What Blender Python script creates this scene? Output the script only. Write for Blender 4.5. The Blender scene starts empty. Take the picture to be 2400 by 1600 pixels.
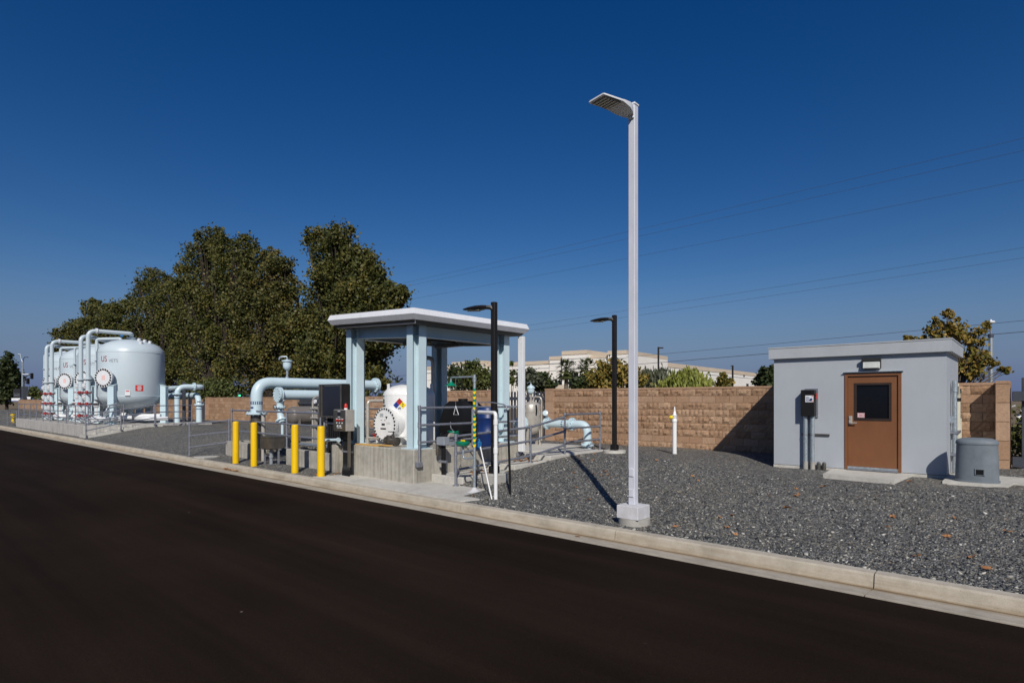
import bpy, math, random
from mathutils import Vector, Matrix
R=random.Random(7)
SC=bpy.context.scene
COL=SC.collection
rad=math.radians
# ---------------------------------------------------------------- camera model (metres; X along the kerb, Y into the yard)
CAM=Vector((0,0,1.886)); FP=1380.0; HX,HY=1200.0,937.0
RT=Vector((.749,.6626,0)); FW=Vector((-.6625,.749,0))
def ray(px,py):
    return RT*((px-HX)/FP)+FW+Vector((0,0,(HY-py)/FP))
def at(px,py,z=None,Y=None,X=None,f=None):
    d=ray(px,py)
    if z is not None: t=(z-CAM.z)/d.z
    elif Y is not None: t=Y/d.y
    elif X is not None: t=X/d.x
    else: t=f
    return CAM+d*t
# ---------------------------------------------------------------- materials
MATS={}
def nd(nt,t,**kw):
    n=nt.nodes.new(t)
    for k,v in kw.items():
        try: setattr(n,k,v)
        except Exception: n.inputs[k].default_value=v
    return n
def new_mat(name):
    m=bpy.data.materials.new(name); m.use_nodes=True
    nt=m.node_tree; b=nt.nodes['Principled BSDF']
    return m,nt,b
def ramp(nt,stops,interp='LINEAR'):
    r=nt.nodes.new('ShaderNodeValToRGB'); cr=r.color_ramp; cr.interpolation=interp
    while len(cr.elements)<len(stops): cr.elements.new(.5)
    for e,(p,c) in zip(cr.elements,stops):
        e.position=p; e.color=(c[0],c[1],c[2],1) if not isinstance(c,(int,float)) else (c,c,c,1)
    return r
def coords(nt,kind='Object'):
    t=nt.nodes.new('ShaderNodeTexCoord'); return t.outputs[kind]
def mapping(nt,src,scale=(1,1,1)):
    m=nt.nodes.new('ShaderNodeMapping'); m.inputs['Scale'].default_value=scale
    nt.links.new(src,m.inputs['Vector']); return m.outputs[0]
def noise(nt,vec,scale,detail=4,rough=.55):
    n=nt.nodes.new('ShaderNodeTexNoise'); n.inputs['Scale'].default_value=scale
    n.inputs['Detail'].default_value=detail; n.inputs['Roughness'].default_value=rough
    nt.links.new(vec,n.inputs['Vector']); return n
def mixc(nt,fac,a,b,blend='MIX'):
    m=nt.nodes.new('ShaderNodeMix'); m.data_type='RGBA'; m.blend_type=blend
    for s,v in ((0,fac),(6,a),(7,b)):
        if isinstance(v,(int,float)): m.inputs[s].default_value=v
        elif isinstance(v,tuple): m.inputs[s].default_value=(v[0],v[1],v[2],1)
        else: nt.links.new(v,m.inputs[s])
    return m.outputs[2]
def bump(nt,b,h,strength=.3,dist=.01):
    n=nt.nodes.new('ShaderNodeBump'); n.inputs['Strength'].default_value=strength; n.inputs['Distance'].default_value=dist
    nt.links.new(h,n.inputs['Height']); nt.links.new(n.outputs[0],b.inputs['Normal']); return n
def geo_pos(nt):
    g=nt.nodes.new('ShaderNodeNewGeometry'); return g.outputs['Position']
def paint(name,c,rough=.4,metal=0,var=.12,nscale=2.5,bmp=.03,spec=.5,coat=0,streak=.94):
    m,nt,b=new_mat(name)
    p=geo_pos(nt)
    n=noise(nt,p,nscale,5,.6)
    lo=tuple(x*(1-var) for x in c); hi=tuple(min(1,x*(1+var*.7)) for x in c)
    r=ramp(nt,[(.3,lo),(.7,hi)]); nt.links.new(n.outputs[0],r.inputs[0])
    n3=noise(nt,mapping(nt,p,(1,1,.25)),14,3)
    r3=ramp(nt,[(.35,streak),(.6,1.0)]); nt.links.new(n3.outputs[0],r3.inputs[0])
    nt.links.new(mixc(nt,1,r.outputs[0],r3.outputs[0],'MULTIPLY'),b.inputs['Base Color'])
    n2=noise(nt,p,30,3)
    mr=nt.nodes.new('ShaderNodeMapRange'); mr.inputs['To Min'].default_value=max(.02,rough-.1); mr.inputs['To Max'].default_value=min(1,rough+.12)
    nt.links.new(n.outputs[0],mr.inputs[0]); nt.links.new(mr.outputs[0],b.inputs['Roughness'])
    b.inputs['Metallic'].default_value=metal
    b.inputs['Specular IOR Level'].default_value=spec
    b.inputs['Coat Weight'].default_value=coat
    if bmp: bump(nt,b,n2.outputs[0],bmp,.01)
    MATS[name]=m; return m
def concrete(name,c,streak=0.0,var=.2,fine=1.0):
    m,nt,b=new_mat(name); p=geo_pos(nt)
    n=noise(nt,p,1.6,6,.62); n2=noise(nt,p,9,5,.6); n3=noise(nt,p,90,3,.6)
    lo=tuple(x*(1-var*1.5) for x in c); hi=tuple(min(1,x*(1+var*.6)) for x in c)
    r=ramp(nt,[(.3,lo),(.5,c),(.72,hi)]); nt.links.new(n.outputs[0],r.inputs[0])
    r2=ramp(nt,[(.3,(.82,.8,.77)),(.6,(1,1,1))]); nt.links.new(n2.outputs[0],r2.inputs[0])
    c1=mixc(nt,.8,r.outputs[0],r2.outputs[0],'MULTIPLY')
    v=nt.nodes.new('ShaderNodeTexVoronoi'); v.inputs['Scale'].default_value=16; nt.links.new(p,v.inputs['Vector'])
    rv=ramp(nt,[(.05,(.45,.43,.4)),(.11,(1,1,1))]); nt.links.new(v.outputs['Distance'],rv.inputs[0])
    c1=mixc(nt,.5*fine,c1,rv.outputs[0],'MULTIPLY')
    if streak:
        s=noise(nt,mapping(nt,p,(9,9,.45)),1.5,4,.6)
        rs=ramp(nt,[(.36,(.62,.61,.59)),(.52,(1,1,1))]); nt.links.new(s.outputs[0],rs.inputs[0])
        c1=mixc(nt,streak,c1,rs.outputs[0],'MULTIPLY')
    rf=ramp(nt,[(.3,(.86,.86,.85)),(.65,(1.0,1.0,1.0))]); nt.links.new(n3.outputs[0],rf.inputs[0])
    c1=mixc(nt,.8,c1,rf.outputs[0],'MULTIPLY')
    nt.links.new(c1,b.inputs['Base Color']); b.inputs['Roughness'].default_value=.9
    b.inputs['Specular IOR Level'].default_value=.25
    ad=nt.nodes.new('ShaderNodeMath'); ad.operation='ADD'
    nt.links.new(n2.outputs[0],ad.inputs[0]); nt.links.new(n3.outputs[0],ad.inputs[1])
    bump(nt,b,ad.outputs[0],.35,.006)
    MATS[name]=m; return m
def emis(name,c,s):
    m,nt,b=new_mat(name); b.inputs['Base Color'].default_value=(*c,1)
    b.inputs['Emission Color'].default_value=(*c,1); b.inputs['Emission Strength'].default_value=s
    MATS[name]=m; return m
def leafmat(name,stops,trans=.25,rough=.55):
    m,nt,b=new_mat(name)
    g=nt.nodes.new('ShaderNodeNewGeometry')
    n=noise(nt,g.outputs['Position'],.55,3)
    ad=nt.nodes.new('ShaderNodeMath'); ad.operation='MULTIPLY_ADD'; ad.inputs[1].default_value=.62; 
    nt.links.new(g.outputs['Random Per Island'],ad.inputs[0])
    mr=nt.nodes.new('ShaderNodeMapRange'); mr.inputs['From Min'].default_value=.3; mr.inputs['From Max'].default_value=.7; mr.inputs['To Max'].default_value=.38
    nt.links.new(n.outputs[0],mr.inputs[0]); nt.links.new(mr.outputs[0],ad.inputs[2])
    r=ramp(nt,stops); nt.links.new(ad.outputs[0],r.inputs[0])
    nt.links.new(r.outputs[0],b.inputs['Base Color']); b.inputs['Roughness'].default_value=rough
    b.inputs['Specular IOR Level'].default_value=.3
    t=nt.nodes.new('ShaderNodeBsdfTranslucent'); nt.links.new(r.outputs[0],t.inputs[0])
    mx=nt.nodes.new('ShaderNodeMixShader'); mx.inputs[0].default_value=trans
    nt.links.new(b.outputs[0],mx.inputs[1]); nt.links.new(t.outputs[0],mx.inputs[2])
    nt.links.new(mx.outputs[0],nt.nodes['Material Output'].inputs[0])
    MATS[name]=m; return m
# ---------------------------------------------------------------- mesh builder
def basis(d):
    d=d.normalized(); a=Vector((0,0,1)) if abs(d.z)<.95 else Vector((1,0,0))
    u=d.cross(a).normalized(); v=u.cross(d).normalized(); return u,v,d
class MB:
    def __init__(s): s.v=[]; s.f=[]
    def add(s,vs,fs):
        o=len(s.v); s.v+= [Vector(p) for p in vs]; s.f+=[tuple(i+o for i in f) for f in fs]; return s
    def box(s,a,b):
        x0,y0,z0=[min(a[i],b[i]) for i in range(3)]; x1,y1,z1=[max(a[i],b[i]) for i in range(3)]
        return s.add([(x0,y0,z0),(x1,y0,z0),(x1,y1,z0),(x0,y1,z0),(x0,y0,z1),(x1,y0,z1),(x1,y1,z1),(x0,y1,z1)],
          [(0,3,2,1),(4,5,6,7),(0,1,5,4),(1,2,6,5),(2,3,7,6),(3,0,4,7)])
    def obox(s,c,u,v,w):   # centre and three half-axis vectors
        c=Vector(c);u=Vector(u);v=Vector(v);w=Vector(w)
        if u.cross(v).dot(w)<0: u=-u
        P=[c-u-v-w,c+u-v-w,c+u+v-w,c-u+v-w,c-u-v+w,c+u-v+w,c+u+v+w,c-u+v+w]
        return s.add(P,[(0,3,2,1),(4,5,6,7),(0,1,5,4),(1,2,6,5),(2,3,7,6),(3,0,4,7)])
    def cbox(s,a,b,bev=.01):  # box with bevelled vertical and horizontal edges
        x0,y0,z0=[min(a[i],b[i]) for i in range(3)]; x1,y1,z1=[max(a[i],b[i]) for i in range(3)]
        def ring(z,k):
            e=bev
            return [(x0+e+k,y0+k,z),(x1-e-k,y0+k,z),(x1-k,y0+e+k,z),(x1-k,y1-e-k,z),(x1-e-k,y1-k,z),(x0+e+k,y1-k,z),(x0+k,y1-e-k,z),(x0+k,y0+e+k,z)]
        rs=[ring(z0,bev),ring(z0+bev,0),ring(z1-bev,0),ring(z1,bev)]
        return s.loft(rs,True)
    def loft(s,rings,cap=True,closed=True):
        n=len(rings[0]); vs=[p for r in rings for p in r]; fs=[]
        for k in range(len(rings)-1):
            for i in range(n if closed else n-1):
                j=(i+1)%n; fs.append((k*n+i,k*n+j,(k+1)*n+j,(k+1)*n+i))
        if cap:
            fs.append(tuple(reversed(range(n)))); fs.append(tuple(range((len(rings)-1)*n,len(rings)*n)))
        return s.add(vs,fs)
    def cyl(s,a,b,r,r2=None,n=16,cap=True):
        a=Vector(a);b=Vector(b); r2=r if r2 is None else r2
        u,v,d=basis(b-a); rs=[]
        for p,q in ((a,r),(b,r2)):
            rs.append([p+(u*math.cos(2*math.pi*i/n)-v*math.sin(2*math.pi*i/n))*q for i in range(n)])
        rs=[list(reversed(x)) for x in rs]
        return s.loft(rs,cap)
    def lathe(s,c,prof,n=24,ax=(0,0,1),sx=1,sy=1,cap=True):  # prof: [(r,h)]
        c=Vector(c); u,v,d=basis(Vector(ax)); 
        if Vector(ax)==Vector((0,0,1)): u,v=Vector((1,0,0)),Vector((0,1,0))
        rs=[[c+d*h+(u*math.cos(2*math.pi*i/n)*sx+v*math.sin(2*math.pi*i/n)*sy)*max(r,1e-4) for i in range(n)] for r,h in prof]
        if u.cross(v).dot(d)<0: rs=[list(reversed(x)) for x in rs]
        return s.loft(rs,cap)
    def tube(s,pts,r,n=12,bend=None,cap=True):
        pts=[Vector(p) for p in pts]
        if bend:
            out=[pts[0]]
            for i in range(1,len(pts)-1):
                p0,p,p1=pts[i-1],pts[i],pts[i+1]; d0=(p0-p); d1=(p1-p)
                k=min(bend,d0.length*.48,d1.length*.48); A=p+d0.normalized()*k; B=p+d1.normalized()*k
                for q in range(9):
                    t=q/8; out.append(A*(1-t)**2+p*2*t*(1-t)+B*t*t)
            out.append(pts[-1]); pts=out
        rs=[]; u=None
        for i,p in enumerate(pts):
            d=(pts[min(i+1,len(pts)-1)]-pts[max(i-1,0)]).normalized()
            if u is None: u,v,_=basis(d)
            else:
                u=(u-d*u.dot(d)); u=u.normalized() if u.length>1e-6 else basis(d)[0]
            v=d.cross(u)
            q=r(i/(len(pts)-1)) if callable(r) else r
            rs.append([p+(u*math.cos(2*math.pi*k/n)+v*math.sin(2*math.pi*k/n))*q for k in range(n)])
        return s.loft(rs,cap)
    def prism(s,poly,z0,z1):
        area=sum(poly[i][0]*poly[(i+1)%len(poly)][1]-poly[(i+1)%len(poly)][0]*poly[i][1] for i in range(len(poly)))
        if area<0: poly=poly[::-1]
        zz=(lambda p,z: z(p[0],p[1]) if callable(z) else z)
        return s.loft([[(p[0],p[1],zz(p,z0)) for p in poly],[(p[0],p[1],zz(p,z1)) for p in poly]],True)
    def quad(s,a,b,c,d): return s.add([a,b,c,d],[(0,1,2,3)])
    def flange(s,c,ax,r,t,bolts=8,rb=None):
        c=Vector(c); ax=Vector(ax).normalized()
        s.cyl(c-ax*t/2,c+ax*t/2,r,n=24)
        u,v,d=basis(ax); rb=rb or r*.84
        for i in range(bolts):
            q=c+(u*math.cos(2*math.pi*(i+.5)/bolts)+v*math.sin(2*math.pi*(i+.5)/bolts))*rb
            s.cyl(q-ax*t*1.1,q+ax*t*1.1,r*.06,n=6)
        return s
    def build(s,name,mat,parent=None,smooth=40,loc=None):
        me=bpy.data.meshes.new(name)
        off=Vector((0,0,0))
        if parent is not None:
            p=parent
            while p is not None: off=off+p.location; p=p.parent
        elif loc is not None: off=Vector(loc)
        me.from_pydata([tuple(p-off) for p in s.v],[],s.f); me.update()
        if smooth:
            me.polygons.foreach_set('use_smooth',[True]*len(me.polygons)); me.set_sharp_from_angle(angle=rad(smooth))
        if mat: me.materials.append(mat if not isinstance(mat,str) else MATS[mat])
        o=bpy.data.objects.new(name,me); COL.objects.link(o)
        if parent is not None: o.parent=parent
        else: o.location=off
        return o
def tag(o,label,cat,group=None,kind=None):
    if label: o['label']=label
    if cat: o['category']=cat
    if group: o['group']=group
    if kind: o['kind']=kind
    return o
def thing(name,label,cat,loc,group=None):
    o=bpy.data.objects.new(name,None); COL.objects.link(o); o.location=loc; o.empty_display_size=.2
    return tag(o,label,cat,group)
def struct(name,mb,mat,smooth=0,loc=(0,0,0)):
    o=mb.build(name,mat,None,smooth,loc); o['kind']='structure'; return o
def solo(name,mb,mat,label,cat,loc,group=None,smooth=40):
    o=mb.build(name,mat,None,smooth,loc); return tag(o,label,cat,group)
def copy_tree(o,delta=None,parent=None):
    c=o.copy(); COL.objects.link(c); c.parent=parent
    for ch in list(o.children): copy_tree(ch,None,c)
    if delta is not None: c.location=o.location+Vector(delta)
    return c
def text_geo(body,size):
    cu=bpy.data.curves.new('t','FONT'); cu.body=body; cu.size=size; cu.align_x='CENTER'; cu.align_y='CENTER'; cu.resolution_u=4
    ob=bpy.data.objects.new('t',cu); COL.objects.link(ob)
    dg=bpy.context.evaluated_depsgraph_get(); dg.update()
    me=bpy.data.meshes.new_from_object(ob.evaluated_get(dg))
    vs=[(v.co.x,v.co.y) for v in me.vertices]; fs=[tuple(p.vertices) for p in me.polygons]
    bpy.data.objects.remove(ob); bpy.data.curves.remove(cu); bpy.data.meshes.remove(me)
    return vs,fs
def put_text(mb,body,size,f,sx=1.0,du=0,dv=0):
    vs,fs=text_geo(body,size)
    return mb.add([f(x*sx+du,y+dv) for x,y in vs],fs)
def plane_map(o,u,v):
    o=Vector(o);u=Vector(u).normalized();v=Vector(v).normalized()
    return lambda a,b: o+u*a+v*b
def cyl_map(c,r,a0,z0):   # wraps round a vertical cylinder
    return lambda a,b: Vector((c[0]+math.cos(a0+a/r)*r,c[1]+math.sin(a0+a/r)*r,z0+b))
def patch(mb,f,w,h,n=6,du=0,dv=0):
    vs=[];fs=[]
    for j in (0,1):
        for i in range(n+1): vs.append(f(du+w*(i/n-.5),dv+h*(j-.5)))
    for i in range(n): fs.append((i,i+1,n+2+i,n+1+i))
    return mb.add(vs,fs)
def rails(name,label,posts,lines,r=.024,group=None,feet=True,mat='galv'):
    p0=posts[0]; t=thing(name,label,'railing',(p0[0],p0[1],p0[2]),group)
    for (x,y,z0,z1) in posts:
        m=MB().cyl((x,y,z0),(x,y,z1),r,n=10)
        if feet: m.cyl((x,y,z0),(x,y,z0+.02),r*2.4,n=10)
        for L in lines:
            for q in L:
                if abs(q[0]-x)<.03 and abs(q[1]-y)<.03: m.cyl((x,y,q[2]-.05),(x,y,q[2]+.05),r*1.35,n=10)
        m.build('post',mat,t)
    for L in lines: MB().tube(L,r,n=10).build('rail',mat,t)
    return t
SUN_E,SKY_S,SKY_ALT,SKY_AIR,SKY_DUST,SKY_OZ,EXPO=4.1,.05,0,1.0,.3,3.0,0.0
# ---------------------------------------------------------------- palette
paint('pale_blue',(.53,.655,.70),.32,var=.05,spec=.5,streak=.98)
paint('tank_blue',(.51,.585,.62),.34,var=.035,spec=.5,nscale=.8,streak=.985,bmp=.01)
paint('white_paint',(.72,.73,.74),.4,var=.06)
paint('white_pole',(.60,.61,.66),.4,var=.07)
paint('white_bright',(.8,.8,.78),.3,var=.05)
paint('fascia',(.74,.75,.77),.35,var=.05)
paint('black_post',(.014,.012,.011),.42,var=.2,spec=.35)
paint('black_plastic',(.009,.009,.01),.5,var=.2,spec=.25)
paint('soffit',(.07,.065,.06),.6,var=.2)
paint('galv',(.30,.31,.35),.45,metal=.55,var=.22,nscale=18)
paint('galv_light',(.42,.47,.5),.42,metal=.6,var=.25,nscale=25)
paint('stainless',(.50,.465,.41),.36,metal=.35,var=.15,nscale=6)
paint('stainless_dark',(.17,.155,.135),.35,metal=.7,var=.2,nscale=6)
paint('screen_dark',(.018,.02,.027),.18,var=.2,bmp=0)
paint('bollard_yellow',(.80,.50,.0),.38,var=.05)
paint('hydrant_yellow',(.72,.5,.03),.4,var=.1)
paint('bldg_grey',(.385,.41,.435),.6,var=.05,nscale=.9,bmp=.04,streak=.985)
paint('bldg_trim',(.40,.42,.435),.6,var=.07,nscale=2,bmp=.04,streak=.97)
paint('door_brown',(.20,.080,.031),.45,var=.07)
paint('door_frame',(.035,.022,.016),.4,var=.1)
paint('lamp_bronze',(.025,.024,.022),.5)
paint('lens',(.55,.57,.52),.15,var=.12,nscale=12)
paint('led_lens',(.16,.15,.12),.35,var=.3,nscale=20)
paint('bin_grey',(.16,.185,.205),.6,var=.15,nscale=4,bmp=.2)
paint('red',(.5,.03,.02),.35)
paint('red_sign',(.6,.035,.03),.45)
paint('letter_red',(.26,.012,.03),.5)
paint('blue',(.01,.05,.33),.4)
paint('drum_blue',(.004,.024,.12),.4,var=.12)
paint('jug_blue',(.02,.17,.42),.4)
paint('green',(.0,.21,.12),.35)
paint('green_box',(.015,.16,.03),.45)
paint('yellow',(.85,.62,.0),.4)
paint('orange_board',(.62,.36,.10),.7,var=.2)
paint('ink',(.012,.012,.014),.6)
paint('ink_blue',(.01,.04,.16),.5)
paint('ink_grey',(.2,.22,.25),.5)
paint('label_white',(.75,.75,.76),.5)
paint('pink_label',(.75,.5,.46),.6)
paint('red_lever',(.36,.035,.03),.45,var=.2)
paint('dark_steel',(.055,.06,.075),.5,var=.2)
paint('tank_brown',(.19,.168,.15),.33,metal=.15,var=.12)
paint('hatch_grey',(.25,.26,.28),.5)
paint('hose_cream',(.55,.53,.42),.5,var=.15)
paint('grey_plastic',(.25,.27,.3),.5)
paint('wire',(.05,.06,.075),.6,bmp=0)
paint('mortar',(.27,.19,.13),.95,var=.25,nscale=6,bmp=.3,spec=.1)
paint('ware_white',(.84,.80,.73),.8,var=.05,nscale=.3,bmp=0,spec=.2)
paint('ware_tan',(.60,.50,.38),.8,var=.05,nscale=.3,bmp=0,spec=.2)
paint('glass_dark',(.006,.007,.009),.1,var=.1,bmp=0,spec=.25)
paint('bark',(.16,.13,.10),.9,var=.4,nscale=8,bmp=.6,spec=.1)
paint('bark_dark',(.05,.04,.032),.9,var=.4,nscale=8,bmp=.6,spec=.1)
paint('dirt',(.20,.155,.10),.95,var=.3,nscale=3,bmp=.4,spec=.1)
concrete('conc',(.40,.385,.35),0,.14)
concrete('conc_wall',(.435,.41,.355),.75,.2)
concrete('conc_rib',(.47,.455,.43),.8,.1)
concrete('conc_pale',(.55,.53,.48),0,.12)
concrete('conc_kerb',(.48,.445,.385),0,.15)
def kerb_dirt():
    m=MATS['conc_kerb']; nt=m.node_tree; b=nt.nodes['Principled BSDF']; src=b.inputs['Base Color'].links[0].from_socket
    p=geo_pos(nt); sp=nt.nodes.new('ShaderNodeSeparateXYZ'); nt.links.new(p,sp.inputs[0])
    n=noise(nt,mapping(nt,p,(.5,6,6)),2.2,5,.65); ad=nt.nodes.new('ShaderNodeMath'); ad.operation='MULTIPLY_ADD'; ad.inputs[1].default_value=.10
    nt.links.new(n.outputs[0],ad.inputs[0]); nt.links.new(sp.outputs[1],ad.inputs[2])
    mr=nt.nodes.new('ShaderNodeMapRange'); mr.inputs['From Min'].default_value=6.46; mr.inputs['From Max'].default_value=7.16; nt.links.new(ad.outputs[0],mr.inputs[0])
    r=ramp(nt,[(0,(.72,.66,.58)),(.10,(.9,.87,.82)),(.45,(1,.97,.92)),(.585,(.72,.60,.46)),(.635,(.34,.25,.16)),(.67,(.62,.52,.40)),(.73,(.97,.93,.86)),(1,(1.03,1.02,1.0))]); nt.links.new(mr.outputs[0],r.inputs[0])
    nt.links.new(mixc(nt,1,src,r.outputs[0],'MULTIPLY'),b.inputs['Base Color'])
kerb_dirt()
concrete('conc_white',(.62,.615,.63),0,.08)
def blockmat(name,stops,bs):
    m,nt,b=new_mat(name); g=nt.nodes.new('ShaderNodeNewGeometry')
    r=ramp(nt,stops); nt.links.new(g.outputs['Random Per Island'],r.inputs[0])
    n=noise(nt,g.outputs['Position'],22,5,.7); n2=noise(nt,g.outputs['Position'],.8,3)
    rr=ramp(nt,[(.3,(.72,.7,.68)),(.65,(1.08,1.05,1.02))]); nt.links.new(n.outputs[0],rr.inputs[0])
    c=mixc(nt,.9,r.outputs[0],rr.outputs[0],'MULTIPLY')
    r2=ramp(nt,[(.35,(.9,.88,.86)),(.65,(1.05,1.02,1))]); nt.links.new(n2.outputs[0],r2.inputs[0])
    c=mixc(nt,1,c,r2.outputs[0],'MULTIPLY')
    nt.links.new(c,b.inputs['Base Color']); b.inputs['Roughness'].default_value=.95; b.inputs['Specular IOR Level'].default_value=.1
    bump(nt,b,n.outputs[0],bs,.02); MATS[name]=m
blockmat('block_rough',[(0,(.335,.215,.135)),(.5,(.395,.26,.168)),(1,(.46,.32,.215))],.7)
blockmat('block_smooth',[(0,(.375,.24,.155)),(.5,(.415,.275,.182)),(1,(.455,.315,.22))],.12)
# gravel: every stone its own tone, rounded by bump
def gravelmat():
    m,nt,b=new_mat('gravel'); p=geo_pos(nt)
    wn=noise(nt,p,30,2); wv=nt.nodes.new('ShaderNodeVectorMath'); wv.operation='MULTIPLY_ADD'
    wv.inputs[1].default_value=(.018,.018,.018); nt.links.new(wn.outputs['Color'],wv.inputs[0]); nt.links.new(p,wv.inputs[2])
    v=nt.nodes.new('ShaderNodeTexVoronoi'); v.inputs['Scale'].default_value=39; v.inputs['Randomness'].default_value=1
    nt.links.new(wv.outputs[0],v.inputs['Vector'])
    sp=nt.nodes.new('ShaderNodeSeparateColor'); nt.links.new(v.outputs['Color'],sp.inputs[0])
    r=ramp(nt,[(0,(.042,.043,.045)),(.28,(.105,.107,.108)),(.58,(.175,.177,.172)),(.82,(.25,.246,.228)),(.93,(.36,.35,.315)),(1,(.62,.60,.55))])
    nt.links.new(sp.outputs[0],r.inputs[0])
    r2=ramp(nt,[(.0,(1,1,1)),(.55,(1,1,1)),(.8,(1.1,1.02,.84)),(1,(1.15,.95,.72))]); nt.links.new(sp.outputs[1],r2.inputs[0])
    c=mixc(nt,1,r.outputs[0],r2.outputs[0],'MULTIPLY')
    big=noise(nt,p,.35,4); rb=ramp(nt,[(.3,(.86,.87,.89)),(.5,(1,1,1)),(.68,(1.16,1.12,1.02))]); nt.links.new(big.outputs[0],rb.inputs[0])
    c=mixc(nt,1,c,rb.outputs[0],'MULTIPLY')
    nt.links.new(c,b.inputs['Base Color']); b.inputs['Roughness'].default_value=.75; b.inputs['Specular IOR Level'].default_value=.3
    iv=nt.nodes.new('ShaderNodeMath'); iv.operation='MULTIPLY_ADD'; iv.inputs[1].default_value=-1.0
    nt.links.new(v.outputs['Distance'],iv.inputs[0]); nt.links.new(sp.outputs[2],iv.inputs[2])
    bump(nt,b,iv.outputs[0],1.0,.028); MATS['gravel']=m
gravelmat()
def stonemat():
    m,nt,b=new_mat('stone'); g=nt.nodes.new('ShaderNodeNewGeometry')
    r=ramp(nt,[(0,(.035,.037,.04)),(.4,(.085,.088,.09)),(.7,(.145,.147,.143)),(.9,(.24,.235,.21)),(.97,(.42,.40,.35)),(1,(.6,.58,.53))]); nt.links.new(g.outputs['Random Per Island'],r.inputs[0])
    nt.links.new(r.outputs[0],b.inputs['Base Color']); b.inputs['Roughness'].default_value=.75; b.inputs['Specular IOR Level'].default_value=.3; MATS['stone']=m
stonemat()
def asphaltmat():
    m,nt,b=new_mat('asphalt'); p=geo_pos(nt)
    n=noise(nt,p,.22,5,.6); n2=noise(nt,mapping(nt,p,(.12,.9,1)),1.0,4,.6); n3=noise(nt,p,140,2,.7)
    r=ramp(nt,[(.3,(.0150,.0098,.0072)),(.7,(.0245,.0165,.0123))]); nt.links.new(n.outputs[0],r.inputs[0])
    r2=ramp(nt,[(.35,(.84,.84,.84)),(.65,(1.12,1.1,1.08))]); nt.links.new(n2.outputs[0],r2.inputs[0])
    c=mixc(nt,1,r.outputs[0],r2.outputs[0],'MULTIPLY')
    r3=ramp(nt,[(.4,(.7,.7,.7)),(.62,(1.1,1.1,1.1)),(.78,(2.0,1.9,1.8))]); nt.links.new(n3.outputs[0],r3.inputs[0])
    c=mixc(nt,1,c,r3.outputs[0],'MULTIPLY')
    v=nt.nodes.new('ShaderNodeTexVoronoi'); v.inputs['Scale'].default_value=1.9; nt.links.new(p,v.inputs['Vector'])
    rv=ramp(nt,[(.0,1),(.022,1),(.03,0)]); nt.links.new(v.outputs['Distance'],rv.inputs[0])
    sp=nt.nodes.new('ShaderNodeSeparateColor'); nt.links.new(v.outputs['Color'],sp.inputs[0]); rg=ramp(nt,[(.72,0),(.78,1)]); nt.links.new(sp.outputs[0],rg.inputs[0])
    c=mixc(nt,mixc(nt,1,rv.outputs[0],rg.outputs[0],'MULTIPLY'),c,(.16,.14,.12))
    n5=noise(nt,mapping(nt,p,(.05,1.6,1)),1.0,5,.7); r5=ramp(nt,[(.35,(.8,.8,.8)),(.62,(1.15,1.12,1.1)),(.74,(1.5,1.42,1.36))]); nt.links.new(n5.outputs[0],r5.inputs[0])
    c=mixc(nt,1,c,r5.outputs[0],'MULTIPLY')
    nt.links.new(c,b.inputs['Base Color']); b.inputs['Roughness'].default_value=.9; b.inputs['Specular IOR Level'].default_value=.03
    bump(nt,b,n3.outputs[0],.4,.006); MATS['asphalt']=m
asphaltmat()
leafmat('leaf_syc',[(0,(.024,.034,.009)),(.35,(.066,.076,.018)),(.65,(.12,.114,.028)),(.88,(.17,.14,.034)),(1,(.29,.19,.05))])
leafmat('leaf_syc_brown',[(0,(.024,.032,.009)),(.35,(.070,.075,.018)),(.65,(.125,.112,.028)),(.88,(.19,.135,.036)),(1,(.30,.19,.055))])
leafmat('leaf_green',[(0,(.04,.056,.018)),(.5,(.09,.11,.03)),(1,(.17,.165,.045))])
leafmat('leaf_gold',[(0,(.06,.07,.016)),(.4,(.16,.145,.03)),(.7,(.30,.21,.045)),(1,(.44,.27,.07))])
leafmat('leaf_lime',[(0,(.13,.16,.03)),(.5,(.27,.29,.06)),(1,(.42,.42,.11))])
leafmat('leaf_dark',[(0,(.018,.030,.012)),(.5,(.042,.060,.021)),(1,(.085,.095,.03))])
leafmat('leaf_grey',[(0,(.05,.06,.035)),(.5,(.09,.10,.06)),(1,(.15,.16,.10))])
leafmat('leaf_dry',[(0,(.22,.10,.04)),(.5,(.36,.17,.07)),(1,(.5,.27,.11))],.1)
leafmat('flower_white',[(0,(.5,.5,.45)),(1,(.8,.8,.74))],.1)
# ---------------------------------------------------------------- terrain
def sm(t): t=max(0,min(1,t)); return t*t*(3-2*t)
def gz(x,y):
    t=max(0,min(1,(y-7.07)/5.4))
    mid=.115+.375*(t*.75+sm(t)*.25)-.07*sm((y-13.4)/3.4)
    right=.115+.235*max(0,min(1,(y-7.07)/7.0))+.07*sm((y-14.2)/2.4)
    left=.11+min(.44,max(0,y-7.4)*.175)-.06*sm((y-12)/4)
    a=sm((x+7.0)/2.4); z=mid*(1-a)+right*a
    b=sm((-17.4-x)/2.2); z=z*(1-b)+left*b
    d=.015*math.sin(x*1.7+y*.9)*math.sin(y*1.3-x*.6)*sm((y-7.3)/1.0)
    return z+d
PITS=[]   # footprints of slabs, where the stones stay below the concrete
def pit(x0,x1,y0,y1,z): PITS.append((x0,x1,y0,y1,z))
pit(-12.15,-7.9,7.0,8.2,.06); pit(-12.5,-8.95,8.2,11.2,.05); pit(-3.05,-2.05,13.2,14.2,.2); pit(-1.15,-.5,13.6,15,.2)
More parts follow.
